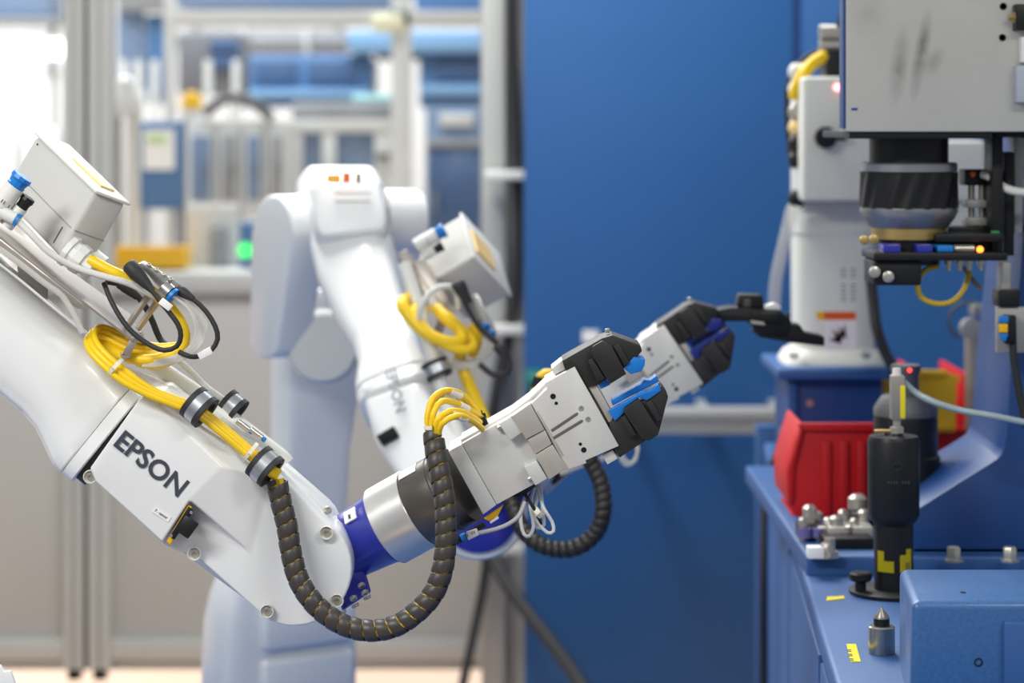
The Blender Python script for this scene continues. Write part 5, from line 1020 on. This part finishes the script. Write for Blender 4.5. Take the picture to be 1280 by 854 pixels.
cable('black_cable', [(1266, 428, 2.91), (1267, 448, 2.91), (1272, 480, 2.91), (1280, 520, 2.91), (1292, 560, 2.91)], 5, BLKR, 'black cable hanging from the photo sensor at right edge')
# column robot on its pedestal, behind
cr_ = thing('column_robot', P(1040, 455, 3.85), 'blurred ivory column robot with warning labels behind the press', 'robot')
dC = 3.75
def cring(y, hw, hd, e=4, x=1040): return sring(P(x, y, dC+.08), Vector((1, 0, 0)), Vector((0, 1, 0)), hw*S(dC), hd*S(dC), 40, e)
loft('column', [cring(440, 51, 50), cring(400, 50, 50), cring(300, 51, 50), cring(292, 51, 50), cring(290, 53, 52), cring(252, 53, 52)], IVORY, cr_)
loft('base_flange', [cring(461, 66, 62, 5), cring(457, 68, 64, 5), cring(447, 66, 62, 5), cring(438, 60, 56, 5), cring(432, 50, 50, 4)], IVORY, cr_)
for x in (992, 1082): lathe('flange_bolt', P(x, 446, 3.72), (0, -.3, 1), [(0, 0), (0, .008), (.006, .008), (.006, 0)], SCREW, cr_, 12)
rect('arm_housing', 1003, 96, 1092, 252, 3.68, .16, IVORY, cr_, .006, 3); rect('housing_seam', 1006, 250, 1092, 254, 3.685, .15, HG, cr_, .001); rect('arm_housing', 1092, 176, 1232, 252, 3.74, .12, IVORY, cr_, .006, 3); rect('arm_lower', 1092, 252, 1222, 300, 3.76, .10, IVORY, cr_, .006)
lathe('red_lamp', P(1047, 109, 3.68), Yn, [(0, 0), (0, 4*S(3.68)), (.003, 3*S(3.68)), (.004, 0)], mat('bright_red_lamp', (255, 110, 110), .4, emit=(255, 110, 110), es=9), cr_, 16)
rect('orange_warning', 1021, 390, 1070, 400, 3.6275, .003, ORANGE, cr_, 0); rect('white_warning', 1032, 401, 1070, 438, 3.6275, .003, PAPER, cr_, 0)
for pts in ([(1040, 412), (1052, 420), (1048, 428)], [(1048, 408), (1056, 420), (1050, 422)], [(1056, 405), (1058, 424), (1052, 418)], [(1036, 424), (1054, 420), (1050, 430)]): slab('warning_symbol', pts, 3.6265, .001, BLKP, cr_, 0)
rect('amber_square', 1021, 390, 1030, 400, 3.627, .001, YELP, cr_, 0)
for x in (1058, 1070): 
    text('serial_print', '||||| |||', P(x, 376, 3.6275), Vector((0, 0, 1)), Vector((-1, 0, 0)), 40*S(3.63), 7*S(3.63), LETTER, cr_, .0004)
rect('top_cap', 1032, 62, 1062, 96, 3.74, .08, BLKP, cr_, .004)
for y in (40, 58): cyl('top_connector', P(1024, y, 3.76), P(1062, y, 3.76), 9*S(3.76), SCREW, cr_, n=20)
for i in range(6): lathe('cable_boot', P(1052+i*.8, 34-i*6, 3.76), (0, 0, 1), [(0, 0), (0, (9-i)*S(3.76)), (4*S(3.76), (8-i)*S(3.76)), (6*S(3.76), 0)], BLKP, cr_, 16)
lathe('clamp_knob', P(1030, 172, 3.68), Yn, [(0, 0), (0, 6*S(3.68)), (.012, 6*S(3.68)), (.012, 14*S(3.68)), (.026, 14*S(3.68)), (.028, 0)], BLKP, cr_, 10); cyl('knob_shaft', P(1030, 171, 3.66), P(1058, 172, 3.66), 4.5*S(3.66), BLKP, cr_, n=14)
for y, m_ in ((90, WHITE2), (112, WHITE2), (180, BLKP), (200, BLKP), (248, BLKP), (140, SCREW), (160, AMBER)): lathe('side_connector', P(1003, y, 3.75), (-1, -.2, 0), [(0, 0), (0, 11*S(3.75)), (.016, 11*S(3.75)), (.02, 7*S(3.75)), (.024, 0)], m_, cr_, 14)
cable('yellow_cable', [(1032, 70, 3.75), (1020, 76, 3.74), (1008, 88, 3.73), (998, 105, 3.73), (993, 122, 3.74)], 8, YEL, 'yellow cable bending over the ivory column robot', step=.01)
cable('black_cable', [(1030, 62, 3.78), (1010, 70, 3.77), (992, 88, 3.76), (984, 112, 3.76), (984, 150, 3.77), (988, 200, 3.78)], 3, BLKR, 'thin black cable down the back of the column robot')
for k in range(3): cable('air_tube', [(986+k*5, 258, 3.72), (976+k*5, 300, 3.71), (966+k*5, 345, 3.71), (963+k*5, 380, 3.72), (966+k*4, 400, 3.74)], 3.2, CLEAR, ('leftmost', 'middle', 'rightmost')[k] + ' of three clear air tubes beside the column robot', 'tube', 'clear tubes by the column robot')
cable('black_cable', [(1088, 340, 3.70), (1092, 380, 3.69), (1096, 410, 3.68), (1106, 440, 3.68), (1116, 460, 3.68), (1120, 480, 3.7)], 7, BLKR, 'black cable curving down the right side of the column robot')
pd = thing('robot_pedestal', (P(1043, 0, dC).x, 3.85, DZ), 'deep blue pedestal box beneath the ivory column robot', 'pedestal')
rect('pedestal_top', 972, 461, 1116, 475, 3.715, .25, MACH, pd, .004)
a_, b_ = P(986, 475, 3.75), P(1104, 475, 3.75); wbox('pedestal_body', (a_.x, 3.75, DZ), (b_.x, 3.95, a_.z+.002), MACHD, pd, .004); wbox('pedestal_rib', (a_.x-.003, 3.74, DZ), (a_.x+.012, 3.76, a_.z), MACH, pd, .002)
lathe('side_screw', P(1012, 504, 3.75), Yn, [(0, 0), (0, .007), (.005, .006), (.005, 0)], SCREW, pd, 6)
# grey valve stand right of column
vs_ = thing('hose_stand', (P(1214, 0, 3.9).x, 3.9, DZ), 'pale grey hose stand with round reel behind the C-frame', 'stand')
cyl('stand_pole', Vector((P(1214, 0, 3.9).x, 3.9, DZ)), P(1214, 410, 3.9), 8*S(3.9), GREYM, vs_); lathe('reel', P(1212, 410, 3.88), Yn, [(0, 0), (0, 13*S(3.88)), (.02, 13*S(3.88)), (.024, 0)], GREYM, vs_, 24)
bm = bmesh.new(); tube_bm(bm, [P(1212+26*math.cos(R(a0)), 402+24*math.sin(R(a0)), 3.87) for a0 in range(120, 400, 20)], 2*S(3.87), 8, .01); link('reel_hoop', bm, DKG, vs_)
rect('upper_valve', 1216, 380, 1230, 396, 3.86, .04, SCREW, vs_, .003)
